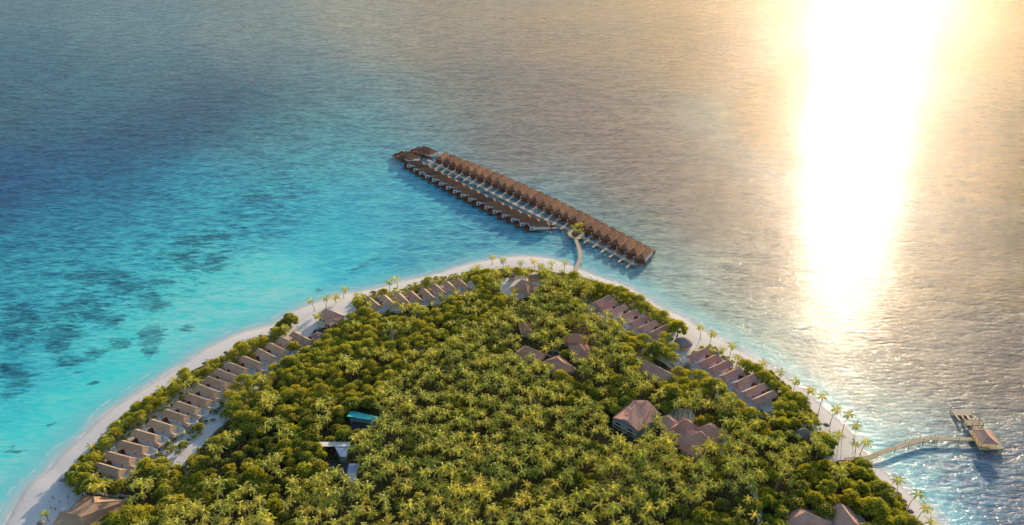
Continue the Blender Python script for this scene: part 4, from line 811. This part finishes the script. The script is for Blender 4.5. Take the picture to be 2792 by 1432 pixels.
# ------------------------------------------------------------------ vegetation
def frond_crown(seed, nf=17, L=4.5, droop=1.0, leaflets=10):
    r = np.random.default_rng(seed); V = []; Fq = []; T = []
    for k in range(nf):
        q = (k + .5) / nf; az = k * 2.39996 + r.uniform(-.3, .3); el = R(72) * (1 - q) ** 1.1 - R(18) * q + r.uniform(-.15, .15)
        ln = L * r.uniform(.80, 1.12) * (0.70 + 0.30 * math.sin(math.pi * min(1, (k + 4) / nf)))
        d = np.array([math.cos(az), math.sin(az), 0]); side = np.array([-math.sin(az), math.cos(az), 0]); p = np.zeros(3); n = 7; sp = [p.copy()]; dirs = []
        e = el
        for i in range(n):
            v = d * math.cos(e) + np.array([0, 0, math.sin(e)]); dirs.append(v); p = p + v * ln / n; sp.append(p.copy()); e -= (0.16 + 0.045 * i) * droop * r.uniform(.8, 1.2)
        tt = 0.35 + 0.6 * r.random() ** 1.3 if q < .7 else 0.05 + .35 * r.random()
        def Q(a, b, c, d_, t):
            o = len(V); V.extend([a, b, c, d_]); Fq.append((o, o + 1, o + 2, o + 3)); T.extend([t] * 4)
        for i in range(n):
            w = .07 * (1 - i / n) + .02; Q(sp[i] - side * w, sp[i] + side * w, sp[i + 1] + side * w * .8, sp[i + 1] - side * w * .8, min(1, tt + .3))
        for j in range(leaflets):
            f = 0.12 + 0.86 * (j + .5) / leaflets; u = f * n; i = min(int(u), n - 1); b = sp[i] + (sp[i + 1] - sp[i]) * (u - i); v = dirs[i]
            ll = 0.95 * math.sin(math.pi * (0.14 + 0.76 * f)) ** .7 * (L / 4.3)
            for s in (-1, 1):
                tip = b + v * ll * .62 + side * s * ll * .58 - np.array([0, 0, 1]) * ll * (.34 + r.uniform(-.15, .2)); wv_ = v * ln / leaflets * .46
                Q(b - wv_, b + wv_, tip + wv_ * .3, tip - wv_ * .3, np.clip(tt + r.uniform(-.12, .12), 0, 1))
    return np.array(V), np.array(Fq), np.array(T)
def leaf_crown(seed, Rr=4.2, Hh=3.0, lobes=12, leaf=0.55, n=1500):
    r = np.random.default_rng(seed); V = []; T = []
    cs = []
    for k in range(lobes):
        a = k * 2.39996 + r.uniform(-.3, .3); q = math.sqrt((k + .3) / lobes); cs.append((Rr * .74 * q * math.cos(a), Rr * .74 * q * math.sin(a), Hh * (0.62 * (1 - q * q) + r.uniform(-.1, .14)), Rr * r.uniform(.17, .36)))
    cs = np.array(cs); w = cs[:, 3] ** 2; pick = r.choice(lobes, n, p=w / w.sum())
    dv = r.normal(size=(n, 3)); dv[:, 2] = np.abs(dv[:, 2]) * 1.0 - .25; dv /= np.linalg.norm(dv, axis=1)[:, None]
    lump = 1 + .16 * np.sin(dv @ np.array([7.1, 3.3, 5.2]) + pick)
    rr = cs[pick, 3] * r.uniform(.66, 1.16, n) * lump; P = cs[pick, :3] + dv * rr[:, None] * np.array([1, 1, .8])
    nn = dv + r.normal(size=(n, 3)) * .6; nn /= np.linalg.norm(nn, axis=1)[:, None]
    t1 = np.cross(nn, r.normal(size=(n, 3))); t1 /= np.linalg.norm(t1, axis=1)[:, None]; t2 = np.cross(nn, t1); s = leaf * r.uniform(.6, 1.25, n)[:, None]
    V = np.stack([P - t1 * s * .5, P + t2 * s * .32, P + t1 * s * .5, P - t2 * s * .32], 1).reshape(-1, 3)
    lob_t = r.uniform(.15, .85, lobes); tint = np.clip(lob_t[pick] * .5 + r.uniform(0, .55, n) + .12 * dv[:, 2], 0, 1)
    return V, np.arange(4 * n).reshape(n, 4), np.repeat(tint, 4), cs
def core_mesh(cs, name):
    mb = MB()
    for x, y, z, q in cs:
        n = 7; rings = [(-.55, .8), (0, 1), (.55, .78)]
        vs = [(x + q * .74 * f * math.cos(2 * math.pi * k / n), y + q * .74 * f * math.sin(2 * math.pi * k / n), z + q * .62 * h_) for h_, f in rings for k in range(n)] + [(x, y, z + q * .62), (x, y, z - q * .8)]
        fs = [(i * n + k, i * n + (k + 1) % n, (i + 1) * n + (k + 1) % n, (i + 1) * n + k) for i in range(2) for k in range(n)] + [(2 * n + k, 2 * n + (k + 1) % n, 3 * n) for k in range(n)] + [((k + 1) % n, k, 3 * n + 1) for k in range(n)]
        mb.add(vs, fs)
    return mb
def palm_trunk_mb(h, lean, seed=0):
    lx, ly = lean; pts = [(lx * t * t, ly * t * t, h * t) for t in (0, .12, .35, .6, .82, 1)]
    return MB().tube(pts, [.28, .19, .16, .14, .12, .14], 6)
PALM_DATA = [frond_crown(20 + i, 15 + (i * 2) % 5, 4.3 + .2 * (i % 3), .85 + .12 * (i % 3)) for i in range(7)]
PALM_CR = [np_mesh('palm_crown', d_[0], d_[1], 'palm_leaf', d_[2]) for d_ in PALM_DATA]
PALM_TR = []
for i in range(5):
    h = 8.5 + i * .9; ln = (0.4 * i, 0.3 * (i % 2)); PALM_TR.append((h, ln, palm_trunk_mb(h, ln).mesh('palm_trunk', 'trunk', True)))
TREE = []
for i in range(6):
    V_, F_, T_, cs = leaf_crown(60 + i, 4.2, 3.2, 14 + i * 2, .46, 2300)
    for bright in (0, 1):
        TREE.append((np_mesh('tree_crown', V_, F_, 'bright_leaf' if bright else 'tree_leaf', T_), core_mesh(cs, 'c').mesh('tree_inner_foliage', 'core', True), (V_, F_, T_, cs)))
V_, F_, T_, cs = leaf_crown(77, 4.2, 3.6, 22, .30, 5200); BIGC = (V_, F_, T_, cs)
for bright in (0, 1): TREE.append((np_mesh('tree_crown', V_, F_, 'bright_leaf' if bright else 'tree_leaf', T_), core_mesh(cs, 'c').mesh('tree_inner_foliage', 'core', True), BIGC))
BARK = MB().tube([(0, 0, 0), (.1, .05, 1.6), (.05, 0, 3.2)], [.34, .24, .18], 7).tube([(.08, .03, 1.5), (1.2, .6, 3.0), (2.0, 1.0, 3.9)], [.18, .13, .06], 5).tube([(.08, .03, 1.7), (-1.1, .8, 3.1), (-1.9, 1.3, 3.8)], [.17, .12, .06], 5).tube([(.06, 0, 1.9), (.2, -1.2, 3.2), (.4, -2.1, 3.9)], [.16, .11, .06], 5).mesh('tree_trunk', 'bark', True)

EXP = [   # parts of the photograph kept free of tree crowns
    [(772, 905), (800, 862), (830, 800), (960, 800), (985, 850), (960, 872), (915, 905), (860, 912), (850, 930), (815, 935)],
    [(262, 1300), (300, 1215), (345, 1165), (405, 1125), (470, 1080), (540, 1030), (600, 990), (690, 960), (700, 1000), (655, 1040), (600, 1085), (640, 1140), (640, 1155), (590, 1195), (525, 1262), (522, 1310), (498, 1312), (480, 1275), (430, 1262), (400, 1275), (360, 1305)],
    [(610, 990), (660, 965), (790, 900), (835, 915), (845, 945), (800, 958), (735, 985), (700, 1015)],
    [(985, 810), (1060, 790), (1245, 752), (1292, 800), (1200, 822), (1090, 850), (1030, 862)],
    [(1362, 772), (1375, 752), (1475, 745), (1475, 800), (1440, 825), (1405, 840), (1395, 812), (1385, 835), (1370, 800)],
    [(1575, 822), (1640, 800), (1700, 815), (1812, 880), (1832, 908), (1760, 925), (1700, 885), (1640, 855)],
    [(1826, 905), (1870, 880), (1905, 905), (1935, 945), (1890, 962), (1862, 975), (1850, 1012), (1798, 1000), (1765, 968), (1835, 978)],
    [(1850, 985), (1935, 945), (2010, 990), (2060, 1030), (2120, 1070), (2125, 1132), (2075, 1142), (2020, 1112), (1975, 1062), (1920, 1028), (1860, 1012)],
    [(1805, 1125), (1870, 1125), (1902, 1172), (1860, 1168)], [(1975, 1165), (1990, 1165), (2000, 1205), (1975, 1205)], [(1955, 1230), (1965, 1230), (1960, 1260), (1950, 1260)],
    [(2180, 1150), (2240, 1162), (2300, 1150), (2352, 1215), (2345, 1258), (2310, 1268), (2240, 1262), (2235, 1242), (2268, 1212), (2225, 1192)],
    [(2046, 1335), (2062, 1335), (2085, 1440), (2062, 1440)], [(140, 1338), (372, 1345), (350, 1372), (300, 1395), (268, 1440), (140, 1440)],
    [(1058, 900), (1080, 900), (1080, 945), (1052, 945)], [(1105, 948), (1160, 955), (1160, 976), (1108, 966)], [(1095, 985), (1115, 985), (1115, 1005), (1095, 1005)],
    [(1300, 1180), (1300, 1180), (1300, 1180)], [(935, 1110), (1048, 1120), (1042, 1160), (1000, 1182), (945, 1176)], [(860, 1198), (962, 1198), (952, 1236), (915, 1240)], [(895, 1260), (988, 1260), (982, 1305), (900, 1290)],
    [(1390, 895), (1455, 890), (1450, 935), (1395, 930)], [(1545, 910), (1605, 925), (1612, 985), (1555, 985)], [(1415, 950), (1470, 955), (1475, 985), (1420, 985)], [(1488, 955), (1530, 955), (1530, 978), (1488, 978)], [(1495, 980), (1548, 980), (1545, 1015), (1510, 1015)],
    [(1745, 1000), (1770, 985), (1845, 1030), (1800, 1045)], [(1670, 1140), (1720, 1085), (1765, 1085), (1805, 1130), (1770, 1160), (1730, 1180)], [(1800, 1150), (1850, 1140), (1890, 1165), (1955, 1165), (1965, 1185), (1930, 1215), (1880, 1225), (1840, 1200)],
    [(2150, 1400), (2240, 1395), (2340, 1395), (2360, 1440), (2150, 1440)], [(1650, 1125), (1755, 1150), (1752, 1222), (1705, 1222), (1660, 1192)]]
PALMPROB = [([(1330, 735), (1560, 735), (1640, 830), (1680, 900), (1700, 960), (1650, 1010), (1640, 1100), (1660, 1150), (2000, 1150), (2230, 1190), (2240, 1240), (2090, 1300), (2060, 1340), (1900, 1350), (1880, 1330), (1800, 1440), (1800, 1600), (300, 1600), (440, 1440), (460, 1370), (800, 1350), (950, 1250), (1010, 1100), (1180, 960), (1290, 880), (1400, 830)], .86),
            ([(1490, 1010), (1630, 1010), (1640, 1100), (1560, 1110), (1500, 1060)], .25), ([(1650, 1010), (1700, 950), (1980, 1000), (2000, 1130), (1650, 1140)], .3), ([(1840, 1350), (2060, 1340), (2070, 1600), (1790, 1600)], .12)]
def palm_p(px, py):
    p_ = .10
    if 1000 < px < 1350 and py < 850: p_ = .25
    for poly, v in PALMPROB:
        if in_poly([px], [py], poly)[0]: p_ = v
    return p_
SEA_SIDE = [G(*p) for p in FOREST_PX[:37]]
def blocked(px, py, s):
    for e in EXP:
        if in_poly([px], [py], e)[0]: return True
    return False
BPX = [(*proj(x, y, z), r) for x, y, z, r in BLD]
def near_building(x, y, px, py, s, r0):
    for (bx, by, bz, br), (qx, qy, _) in zip(BLD, BPX):
        if math.hypot(x - bx, y - by) < br * .82 + r0: return True
        if abs(px - qx) < br * s * .8 + r0 * s * .35 and 0 <= py - qy + 2 and py - qy < br * s * .42 + r0 * s * .5: return True
    return False
def region(px, py):
    if py < 800 and px > 1290 and px < 1600: return 'by the clearing at the island tip'
    if px > 2090: return 'in the greenery behind the south-east beach'
    if px > 1640 and py < 1150: return 'around the eastern villas'
    if px < 700 and py < 1330: return 'by the lagoon-side villas'
    if px < 1150 and py < 1320: return 'in the western forest'
    if py < 900: return 'in the northern forest'
    if py > 1250: return 'in the grove along the bottom edge'
    return 'in the middle of the island'

groups = {'palm': [], 'tree': [], 'shrub': []}
# trees read one by one from the photograph: crown (x, y), foot (x, y)
LONE = [('C', 165, 500, 205, 600, 'leaning over the beach just left of the lounge'), ('C', 320, 475, 322, 570, 'standing alone on sand behind the beach lounge'), ('C', 410, 465, 415, 520, 'right of the lone one behind the beach lounge'),
        ('C', 505, 390, 490, 470, 'tallest at the water edge north of the lounge'), ('C', 235, 655, 250, 780, 'on the sand in front of the beach lounge'), ('C', 930, 320, 940, 420, 'dark, over the hedge west of the northern row'), ('C', 990, 285, 1015, 370, 'rising above the hedge west of the northern row'),
        ('C', 1790, 170, 1800, 240, 'at the left start of the tip beach'), ('C', 1940, 75, 1935, 150, 'slim, in front of the tip sandbank, left one'), ('C', 2040, 105, 2042, 190, 'slim, in front of the tip sandbank, right one'), ('C', 1440, 455, 1440, 520, 'in front of the sixth northern villa'),
        ('C', 1590, 435, 1590, 500, 'in front of the seventh northern villa'), ('C', 1000, 520, 1010, 580, 'in front of the third northern villa'),
        ('F', 440, 215, 450, 300, 'left of the conical hut at the tip'), ('F', 575, 150, 580, 240, 'behind the conical hut at the tip'), ('F', 725, 130, 735, 240, 'tallest in the middle of the tip beach'), ('F', 800, 190, 805, 270, 'right of the tallest at the tip beach'),
        ('F', 920, 155, 930, 235, 'on the tip beach, second left of the footbridge'), ('F', 1075, 150, 1070, 240, 'on the tip beach beside the footbridge'), ('F', 660, 235, 665, 310, 'over the clearing at the tip'), ('F', 320, 420, 320, 540, 'left edge of the shaded clearing'), ('F', 510, 465, 515, 560, 'in front of the big pyramid roof'),
        ('G', 735, 280, 735, 410, 'upright on the open sand by the round hut'), ('G', 870, 350, 830, 495, 'leaning right beside the first lower eastern villa'), ('G', 975, 515, 935, 565, 'short, behind the first lower eastern villa'), ('G', 1075, 480, 1045, 610, 'leaning over the beach behind the second lower villa'),
        ('G', 1130, 600, 1120, 690, 'bushy, behind the third lower eastern villa'), ('G', 1405, 665, 1440, 740, 'leaning left over the eastern beach hedge'), ('G', 1580, 760, 1575, 870, 'in the eastern hedge, second down'), ('G', 1745, 850, 1720, 980, 'in the eastern hedge, third down'),
        ('G', 1905, 950, 1848, 1085, 'leaning seaward over the eastern beach'), ('H', 240, 5, 190, 190, 'tall, leaning seaward north of the pier'), ('H', 375, 140, 315, 280, 'leaning beside the parasol north of the pier'), ('H', 505, 190, 440, 355, 'tall, leaning over the shallows north of the pier'),
        ('H', 580, 310, 555, 440, 'nearest the water north of the pier'), ('H', 570, 490, 570, 570, 'short, on the sand at the pier root'), ('H', 685, 475, 620, 600, 'leaning over the water at the pier root'), ('H', 400, 400, 395, 500, 'broad, on the sand behind the pier root'), ('H', 320, 410, 320, 510, 'broad, left of the pier root sand'),
        ('H', 1005, 860, 1000, 960, 'first on the south-east beach below the pier'), ('H', 1215, 1005, 1110, 1145, 'leaning out over the south-east shallows'), ('H', 1295, 1150, 1200, 1275, 'leaning seaward, second from the bottom right'), ('H', 1345, 1300, 1290, 1400, 'cut by the bottom edge on the south-east beach'),
        ('A', 1340, 185, 1370, 270, 'over the lagoon hedge beside the seventh villa'), ('A', 1450, 120, 1475, 210, 'over the lagoon hedge beside the eighth villa'), ('A', 1215, 280, 1230, 360, 'small, leaning from the lagoon hedge'), ('A', 1015, 490, 1030, 560, 'in the lagoon hedge by the fourth villa'),
        ('A', 890, 580, 940, 670, 'leaning seaward from the lagoon hedge by the third villa'), ('A', 775, 670, 820, 750, 'leaning seaward from the lagoon hedge by the second villa'), ('A', 745, 790, 760, 860, 'pale green, in the lagoon hedge by the first villa'), ('A', 640, 880, 650, 960, 'yellow-green, at the hedge corner near the restaurant'),
        ('A', 780, 950, 790, 1010, 'low, in the bushes between restaurant and first villa'), ('A', 370, 1225, 405, 1290, 'small and yellow, alone on the sand beside the restaurant'), ('B', 900, 780, 925, 985, 'tall, beside the thirteenth lagoon villa garden'), ('B', 300, 580, 310, 660, 'short, in the lagoon hedge near the parasol pair')]
def add_palm(C3, base, cr, label, group, sc=1.0, spin=None):
    root = empty('coconut_palm', loc=base, label=label, cat='palm', group=group)
    ln = (C3[0] - base[0], C3[1] - base[1]); h = C3[2] - base[2]
    palm_trunk_mb(h, ln).build('trunk', 'trunk', root, smooth=True)
    c_ = link('crown', PALM_CR[cr % 7], root, (ln[0], ln[1], h)); c_.rotation_euler = (0, 0, random.random() * 6.3 if spin is None else spin); c_.scale = (sc,) * 3
LONEPX = []
for i, (c, a1, b1, a2, b2, t_) in enumerate(LONE):
    bx, by = G(*X(c, a2, b2), 1.0); cpx = X(c, a1, b1); h = 8.5
    for _ in range(3):  # height so that the lean stays small in depth
        best = min((abs(G(*cpx, hh)[1] - by) + .3 * abs(hh - 9.5), hh) for hh in np.arange(4, 15, .5)); h = best[1]
    C3 = (*G(*cpx, h), h); small = 0.7 if 'small' in t_ else (.8 if 'short' in t_ or 'low,' in t_ else .92)
    add_palm(C3, (bx, by, gz(bx, by)), i, 'coconut palm ' + t_, 'beach palms standing apart', small); LONEPX.append(cpx)
for k, (dx, dy, h) in enumerate([(-1.5, 1, 8), (1.2, -1.5, 6.5), (2, 2.5, 9), (-.5, -3, 7), (0.4, 4, 7.5)]):
    cx, cy = G(1571, 639, 2.2); add_palm((cx + dx * 2.0, cy + dy * 1.3, h), (cx + dx, cy + dy, 1.9), k, 'yellow-lit coconut palm in the planter of the round jetty deck', 'palms in the jetty circle', .75)
def add_tree(x, y, z, cr, sc, label, group, name='broadleaf_tree', cat='tree', trunkh=1.0, flat=1.0):
    root = empty(name, loc=(x, y, z), label=label, cat=cat, group=group, rz=random.random() * 6.3)
    t_ = link('trunk', BARK, root); t_.scale = (sc, sc, sc * trunkh)
    c_ = link('crown', TREE[cr][0], root, (0, 0, 3.4 * sc * trunkh)); c_.scale = (sc, sc, sc * flat)
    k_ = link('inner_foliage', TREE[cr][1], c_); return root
BIG = [(345, 1412, 2.05, 1, 'big rounded yellow-green tree at the right of the restaurant roof'), (790, 868, 1.5, 0, 'big dark tree clump rising from the lagoon beach by the lounge'), (768, 888, 1.1, 0, 'lower dark tree left of the clump by the lounge'), (1849, 890, 1.6, 1, 'large spreading tree beside the round thatched hut'),
       (1787, 948, 1.6, 0, 'large domed tree just left of the round thatched hut'), (790, 985, 1.45, 0, 'pale mottled tree hiding the ends of the upper lagoon villas'), (1895, 968, .8, 0, 'small bushy tree left of the first lower eastern villa'), (2385, 1380, 1.6, 1, 'bright yellow-green tree above the bottom right roofs'),
       (1830, 1070, 1.7, 0, 'large tree mass above the two-storey house, left'), (1950, 1050, 1.6, 0, 'large tree mass above the two-storey house, right'), (1625, 1075, 1.1, 1, 'pale round tree left of the two-storey house'), (1010, 815, .7, 0, 'dark spreading tree at the water edge west of the northern row'),
       (500, 1217, .75, 0, 'round garden bush tree inside the path fork'), (613, 1132, .75, 0, 'round green tree beside the path top'), (545, 1167, .7, 0, 'oval garden bush between path and fifth villa'), (1470, 1235, 1.0, 0, 'dark tree in the palm grove left of the house'), (800, 945, 1.0, 1, 'yellow-green tree below the small grey pavilion')]
for px, py, sc, br, lab in BIG:
    zc = 5.4 * sc; x, y = G(px, py, zc); add_tree(x, y, gz(x, y), 12 + br if sc > 1.3 else len(lab) % 6 * 2 + br, sc, lab, None); LONEPX.append((px, py))

# the rest grows at random where the photograph shows canopy
ISL = inside.copy()
def grid_map(h):
    px, py = proj(GX, GY, h); s_ = CP * (py - YH) / H; ok = ISL & (px > 100) & (px < 2620) & (py < 1465) & (py > 600); return px, py, s_, ok
def mask_exp(px, py, ids=None):
    m_ = np.zeros(px.shape, bool)
    for i, e in enumerate(EXP):
        if ids is None or i in ids: m_ |= in_poly(px, py, e)
    return m_
def mask_buildings(px, py, s_, r0):
    m_ = np.zeros(px.shape, bool)
    for bx, by, bz, br in BLD:
        qx, qy = proj(bx, by, bz); m_ |= np.hypot(GX - bx, GY - by) < br * .72 + r0
        m_ |= (np.abs(px - qx) < br * s_ * .8 + r0 * s_ * .35) & (py - qy > -2) & (py - qy < br * s_ * .32 + r0 * s_ * .45)
    return m_
px9, py9, s9, ok9 = grid_map(9.5); inF9 = in_poly(px9, py9, FOREST_PX); PP = np.full(px9.shape, .10); PP[(px9 > 1000) & (px9 < 1350) & (py9 < 850)] = .25
for poly, v in PALMPROB: PP[in_poly(px9, py9, poly)] = v
hsh = np.modf(np.abs(np.sin(np.floor(GX / 7.5) * 12.9898 + np.floor(GY / 7.5) * 78.233) * 43758.5453))[0]
PALM_OK = ok9 & inF9 & ~mask_exp(px9, py9) & ~mask_buildings(px9, py9, s9, 1.2) & (hsh < PP)
px5, py5, s5, ok5 = grid_map(5.6)
TREE_OK = ok5 & in_poly(px5, py5, FOREST_PX) & ~mask_exp(px5, py5) & ~mask_buildings(px5, py5, s5, 3.0) & (hsh >= PP)
px2, py2, s2, ok2 = grid_map(2.0)
mb2 = np.zeros(px2.shape, bool)
for bx, by, bz, br in BLD: mb2 |= np.hypot(GX - bx, GY - by) < br * .72 + 1.3
hedge_px = [(190, 1305), (235, 1250), (290, 1200), (330, 1160), (380, 1118), (440, 1075), (505, 1030), (590, 995), (650, 950), (720, 925), (770, 905), (830, 905), (700, 945), (610, 1000), (530, 1035), (460, 1085), (400, 1130), (340, 1170), (295, 1220), (262, 1300), (320, 1330), (240, 1330)]
gard = mask_exp(px2, py2, (1, 2, 3, 5, 7)); offp = dist_line(GX, GY, [G(*q) for q in [(625, 1148), (574, 1188), (528, 1230), (490, 1268)]]) > 4
SHR_OK = ok2 & (sd > 7) & ~mb2 & ~mask_exp(px2, py2, (0, 4, 6, 8, 9, 10, 11, 12, 13, 14, 15, 16)) & np.where(gard, offp & (rng.random(px2.shape) < .75), (in_poly(px2, py2, FOREST_PX) & (dist_line(px2, py2, FOREST_PX) < 34)) | in_poly(px2, py2, hedge_px))
def poisson(maps, tries):
    """dart throwing; every map is (allowed mask, radius)"""
    grid = {}; outs = [[] for _ in maps]; xs = rng.uniform(-235, 215, tries); ys = rng.uniform(170, 520, tries)
    I = np.round((ys - gy[0]) / 1.5).astype(int); J = np.round((xs - gx[0]) / 1.5).astype(int); C_ = 8.0
    al = [mk[I, J] for mk, _ in maps]
    for n_ in range(tries):
        kk = [k for k in range(len(maps)) if al[k][n_]]
        if not kk: continue
        k = kk[0]; x = xs[n_]; y = ys[n_]; r_ = maps[k][1]; c = (int(x // C_), int(y // C_))
        if any((x - a) ** 2 + (y - b_) ** 2 < ((r_ + rr) / 2) ** 2 for i in (-1, 0, 1) for j in (-1, 0, 1) for a, b_, rr in grid.get((c[0] + i, c[1] + j), ())): continue
        grid.setdefault(c, []).append((x, y, r_)); outs[k].append((x, y))
    return outs
pal, tre = poisson([(PALM_OK, 3.1), (TREE_OK, 4.9)], 200000)
shr, = poisson([(SHR_OK, 2.5)], 80000)
def bake(name, items, datas, mat, label, cat, extra=None):
    Vs, Fs, Ts = [], [], []; o = 0
    for x, y, z, sc, an, di in items:
        V_, F_, T_ = datas[di][:3]; c, s = math.cos(an), math.sin(an); W = V_ * sc
        Vs.append(np.stack([W[:, 0] * c - W[:, 1] * s + x, W[:, 0] * s + W[:, 1] * c + y, W[:, 2] + z], -1)); Fs.append(F_ + o); Ts.append(T_); o += len(V_)
    return tag(link(name, np_mesh(name, np.concatenate(Vs), np.concatenate(Fs), mat, np.concatenate(Ts))), label, cat, kind='stuff')
def size_key(p_): return math.hypot(p_[0], p_[1])
def on_screen(p_, h):
    px, py = proj(p_[0], p_[1], h); return 0 < px < 2792 and py < 1432 + 25
pal = sorted([p_ for p_ in pal if on_screen(p_, 9)], key=size_key); tre = sorted([p_ for p_ in tre if on_screen(p_, 5)], key=size_key); shr = sorted([p_ for p_ in shr if on_screen(p_, 2)], key=size_key)
print('COUNTS', len(pal), len(tre), len(shr))
NP_ = 300 - len(LONE) - 5
for i, (x, y) in enumerate(pal[:NP_]):
    h, ln, tm = PALM_TR[rng.integers(5)]; z = gz(x, y); an = rng.uniform(0, 6.28); px, py = proj(x, y, h); sc = rng.uniform(.55, 1.05)
    root = empty('coconut_palm', loc=(x, y, z), rz=an, label='coconut palm ' + region(px, py) + ', one of a dense stand', cat='palm', group='coconut palms ' + region(px, py))
    root.scale = (1, 1, rng.uniform(.6, 1.18))
    link('trunk', tm, root); c_ = link('crown', PALM_CR[rng.integers(7)], root, (ln[0], ln[1], h)); c_.scale = (sc, sc, sc / root.scale[2]); c_.rotation_euler = (0, 0, rng.uniform(0, 6.28))
rest = pal[NP_:]
if rest:
    it = [(x, y, gz(x, y) + rng.uniform(5.5, 13.0), rng.uniform(.55, 1.05), rng.uniform(0, 6.28), int(rng.integers(7))) for x, y in rest]
    bake('distant_palm_crowns', it, PALM_DATA, 'palm_leaf', 'mass of farther palm crowns filling the middle of the island', 'palm grove')
    mb = MB()
    for x, y, z, sc, an, di in it: mb.tube([(x, y, 0.5), (x, y, z)], [.2, .13], 4)
    tag(mb.build('distant_palm_trunks', 'trunk'), 'slim trunks under the farther palm crowns', 'palm grove', kind='stuff')
for i, (x, y) in enumerate(tre[:300 - len(BIG)]):
    px, py = proj(x, y, 5.5); sc = rng.uniform(.7, 1.3); br = 1 if rng.random() < (.55 if px > 2090 else .16) else 0
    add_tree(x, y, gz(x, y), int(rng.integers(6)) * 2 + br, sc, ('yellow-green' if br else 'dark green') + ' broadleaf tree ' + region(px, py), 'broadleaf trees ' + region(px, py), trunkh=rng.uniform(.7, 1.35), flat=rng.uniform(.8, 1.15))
if tre[300 - len(BIG):]:
    it = [(x, y, gz(x, y) + rng.uniform(2.8, 4.6), rng.uniform(.85, 1.3), rng.uniform(0, 6.28), int(rng.integers(6))) for x, y in tre[300 - len(BIG):]]
    bake('distant_tree_canopy', it, [t_[2] for t_ in TREE[:12:2]], 'tree_leaf', 'mass of farther broadleaf crowns', 'woodland')
SHR = []
for i in range(4):
    V_, F_, T_, cs = leaf_crown(90 + i, 2.2, 1.7, 7, .48, 420); SHR.append((np_mesh('shrub_foliage', V_, F_, 'bright_leaf' if i == 3 else 'tree_leaf', T_), core_mesh(cs, 'c').mesh('shrub_core', 'core', True), (V_, F_, T_)))
for i, (x, y) in enumerate(shr[:275]):
    px, py = proj(x, y, 2); k = int(rng.integers(4)); sc = rng.uniform(.8, 1.7)
    if in_poly([px], [py], EXP[1])[0] or in_poly([px], [py], EXP[7])[0]: sc *= .62
    root = empty('shrub', loc=(x, y, gz(x, y)), rz=rng.uniform(0, 6.28), label=('yellow-green' if k == 3 else 'dense green') + ' shrub ' + region(px, py), cat='shrub', group='shrubs ' + region(px, py))
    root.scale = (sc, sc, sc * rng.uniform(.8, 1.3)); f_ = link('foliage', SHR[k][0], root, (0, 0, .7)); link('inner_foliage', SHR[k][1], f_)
for x, y, vl in BUSH[:25]:
    k = int(rng.integers(3)); sc = rng.uniform(.55, .8); root = empty('shrub', loc=(x, y, gz(x, y)), rz=rng.uniform(0, 6.28), label='low dark shrub against the side wall of a villa', cat='shrub', group='shrubs between the villas')
    root.scale = (sc * 1.3, sc, sc * .9); f_ = link('foliage', SHR[k][0], root, (0, 0, .5)); link('inner_foliage', SHR[k][1], f_)
if shr[275:]:
    it = [(x, y, gz(x, y) + .7, rng.uniform(.75, 1.35), rng.uniform(0, 6.28), int(rng.integers(3))) for x, y in shr[275:]]
    bake('distant_hedge', it, [s_[2] for s_ in SHR], 'tree_leaf', 'farther seaside hedge foliage', 'hedge')
# undergrowth
n = 110000; ux = rng.uniform(-230, 210, n); uy = rng.uniform(180, 500, n); lj = np.clip(((ux - gx[0]) / 1.5).round().astype(int), 0, nx - 1); li = np.clip(((uy - gy[0]) / 1.5).round().astype(int), 0, ny - 1)
k_ = litter[li, lj] > .75; ux, uy = ux[k_], uy[k_]; uz = Z[li, lj][k_] + rng.uniform(.2, 3.0, len(ux)); n = len(ux)
P = np.stack([ux, uy, uz], -1); nn = rng.normal(size=(n, 3)); nn[:, 2] = np.abs(nn[:, 2]) + .5; nn /= np.linalg.norm(nn, axis=1)[:, None]; t1 = np.cross(nn, rng.normal(size=(n, 3))); t1 /= np.linalg.norm(t1, axis=1)[:, None]; t2 = np.cross(nn, t1); s = rng.uniform(.5, 1.3, n)[:, None]
tag(link('undergrowth', np_mesh('undergrowth', np.stack([P - t1 * s * .5, P + t2 * s * .3, P + t1 * s * .5, P - t2 * s * .3], 1).reshape(-1, 3), np.arange(4 * n).reshape(n, 4), 'tree_leaf', np.repeat(rng.uniform(0, .5, n), 4))), 'low green undergrowth beneath the trees', 'undergrowth', kind='stuff')
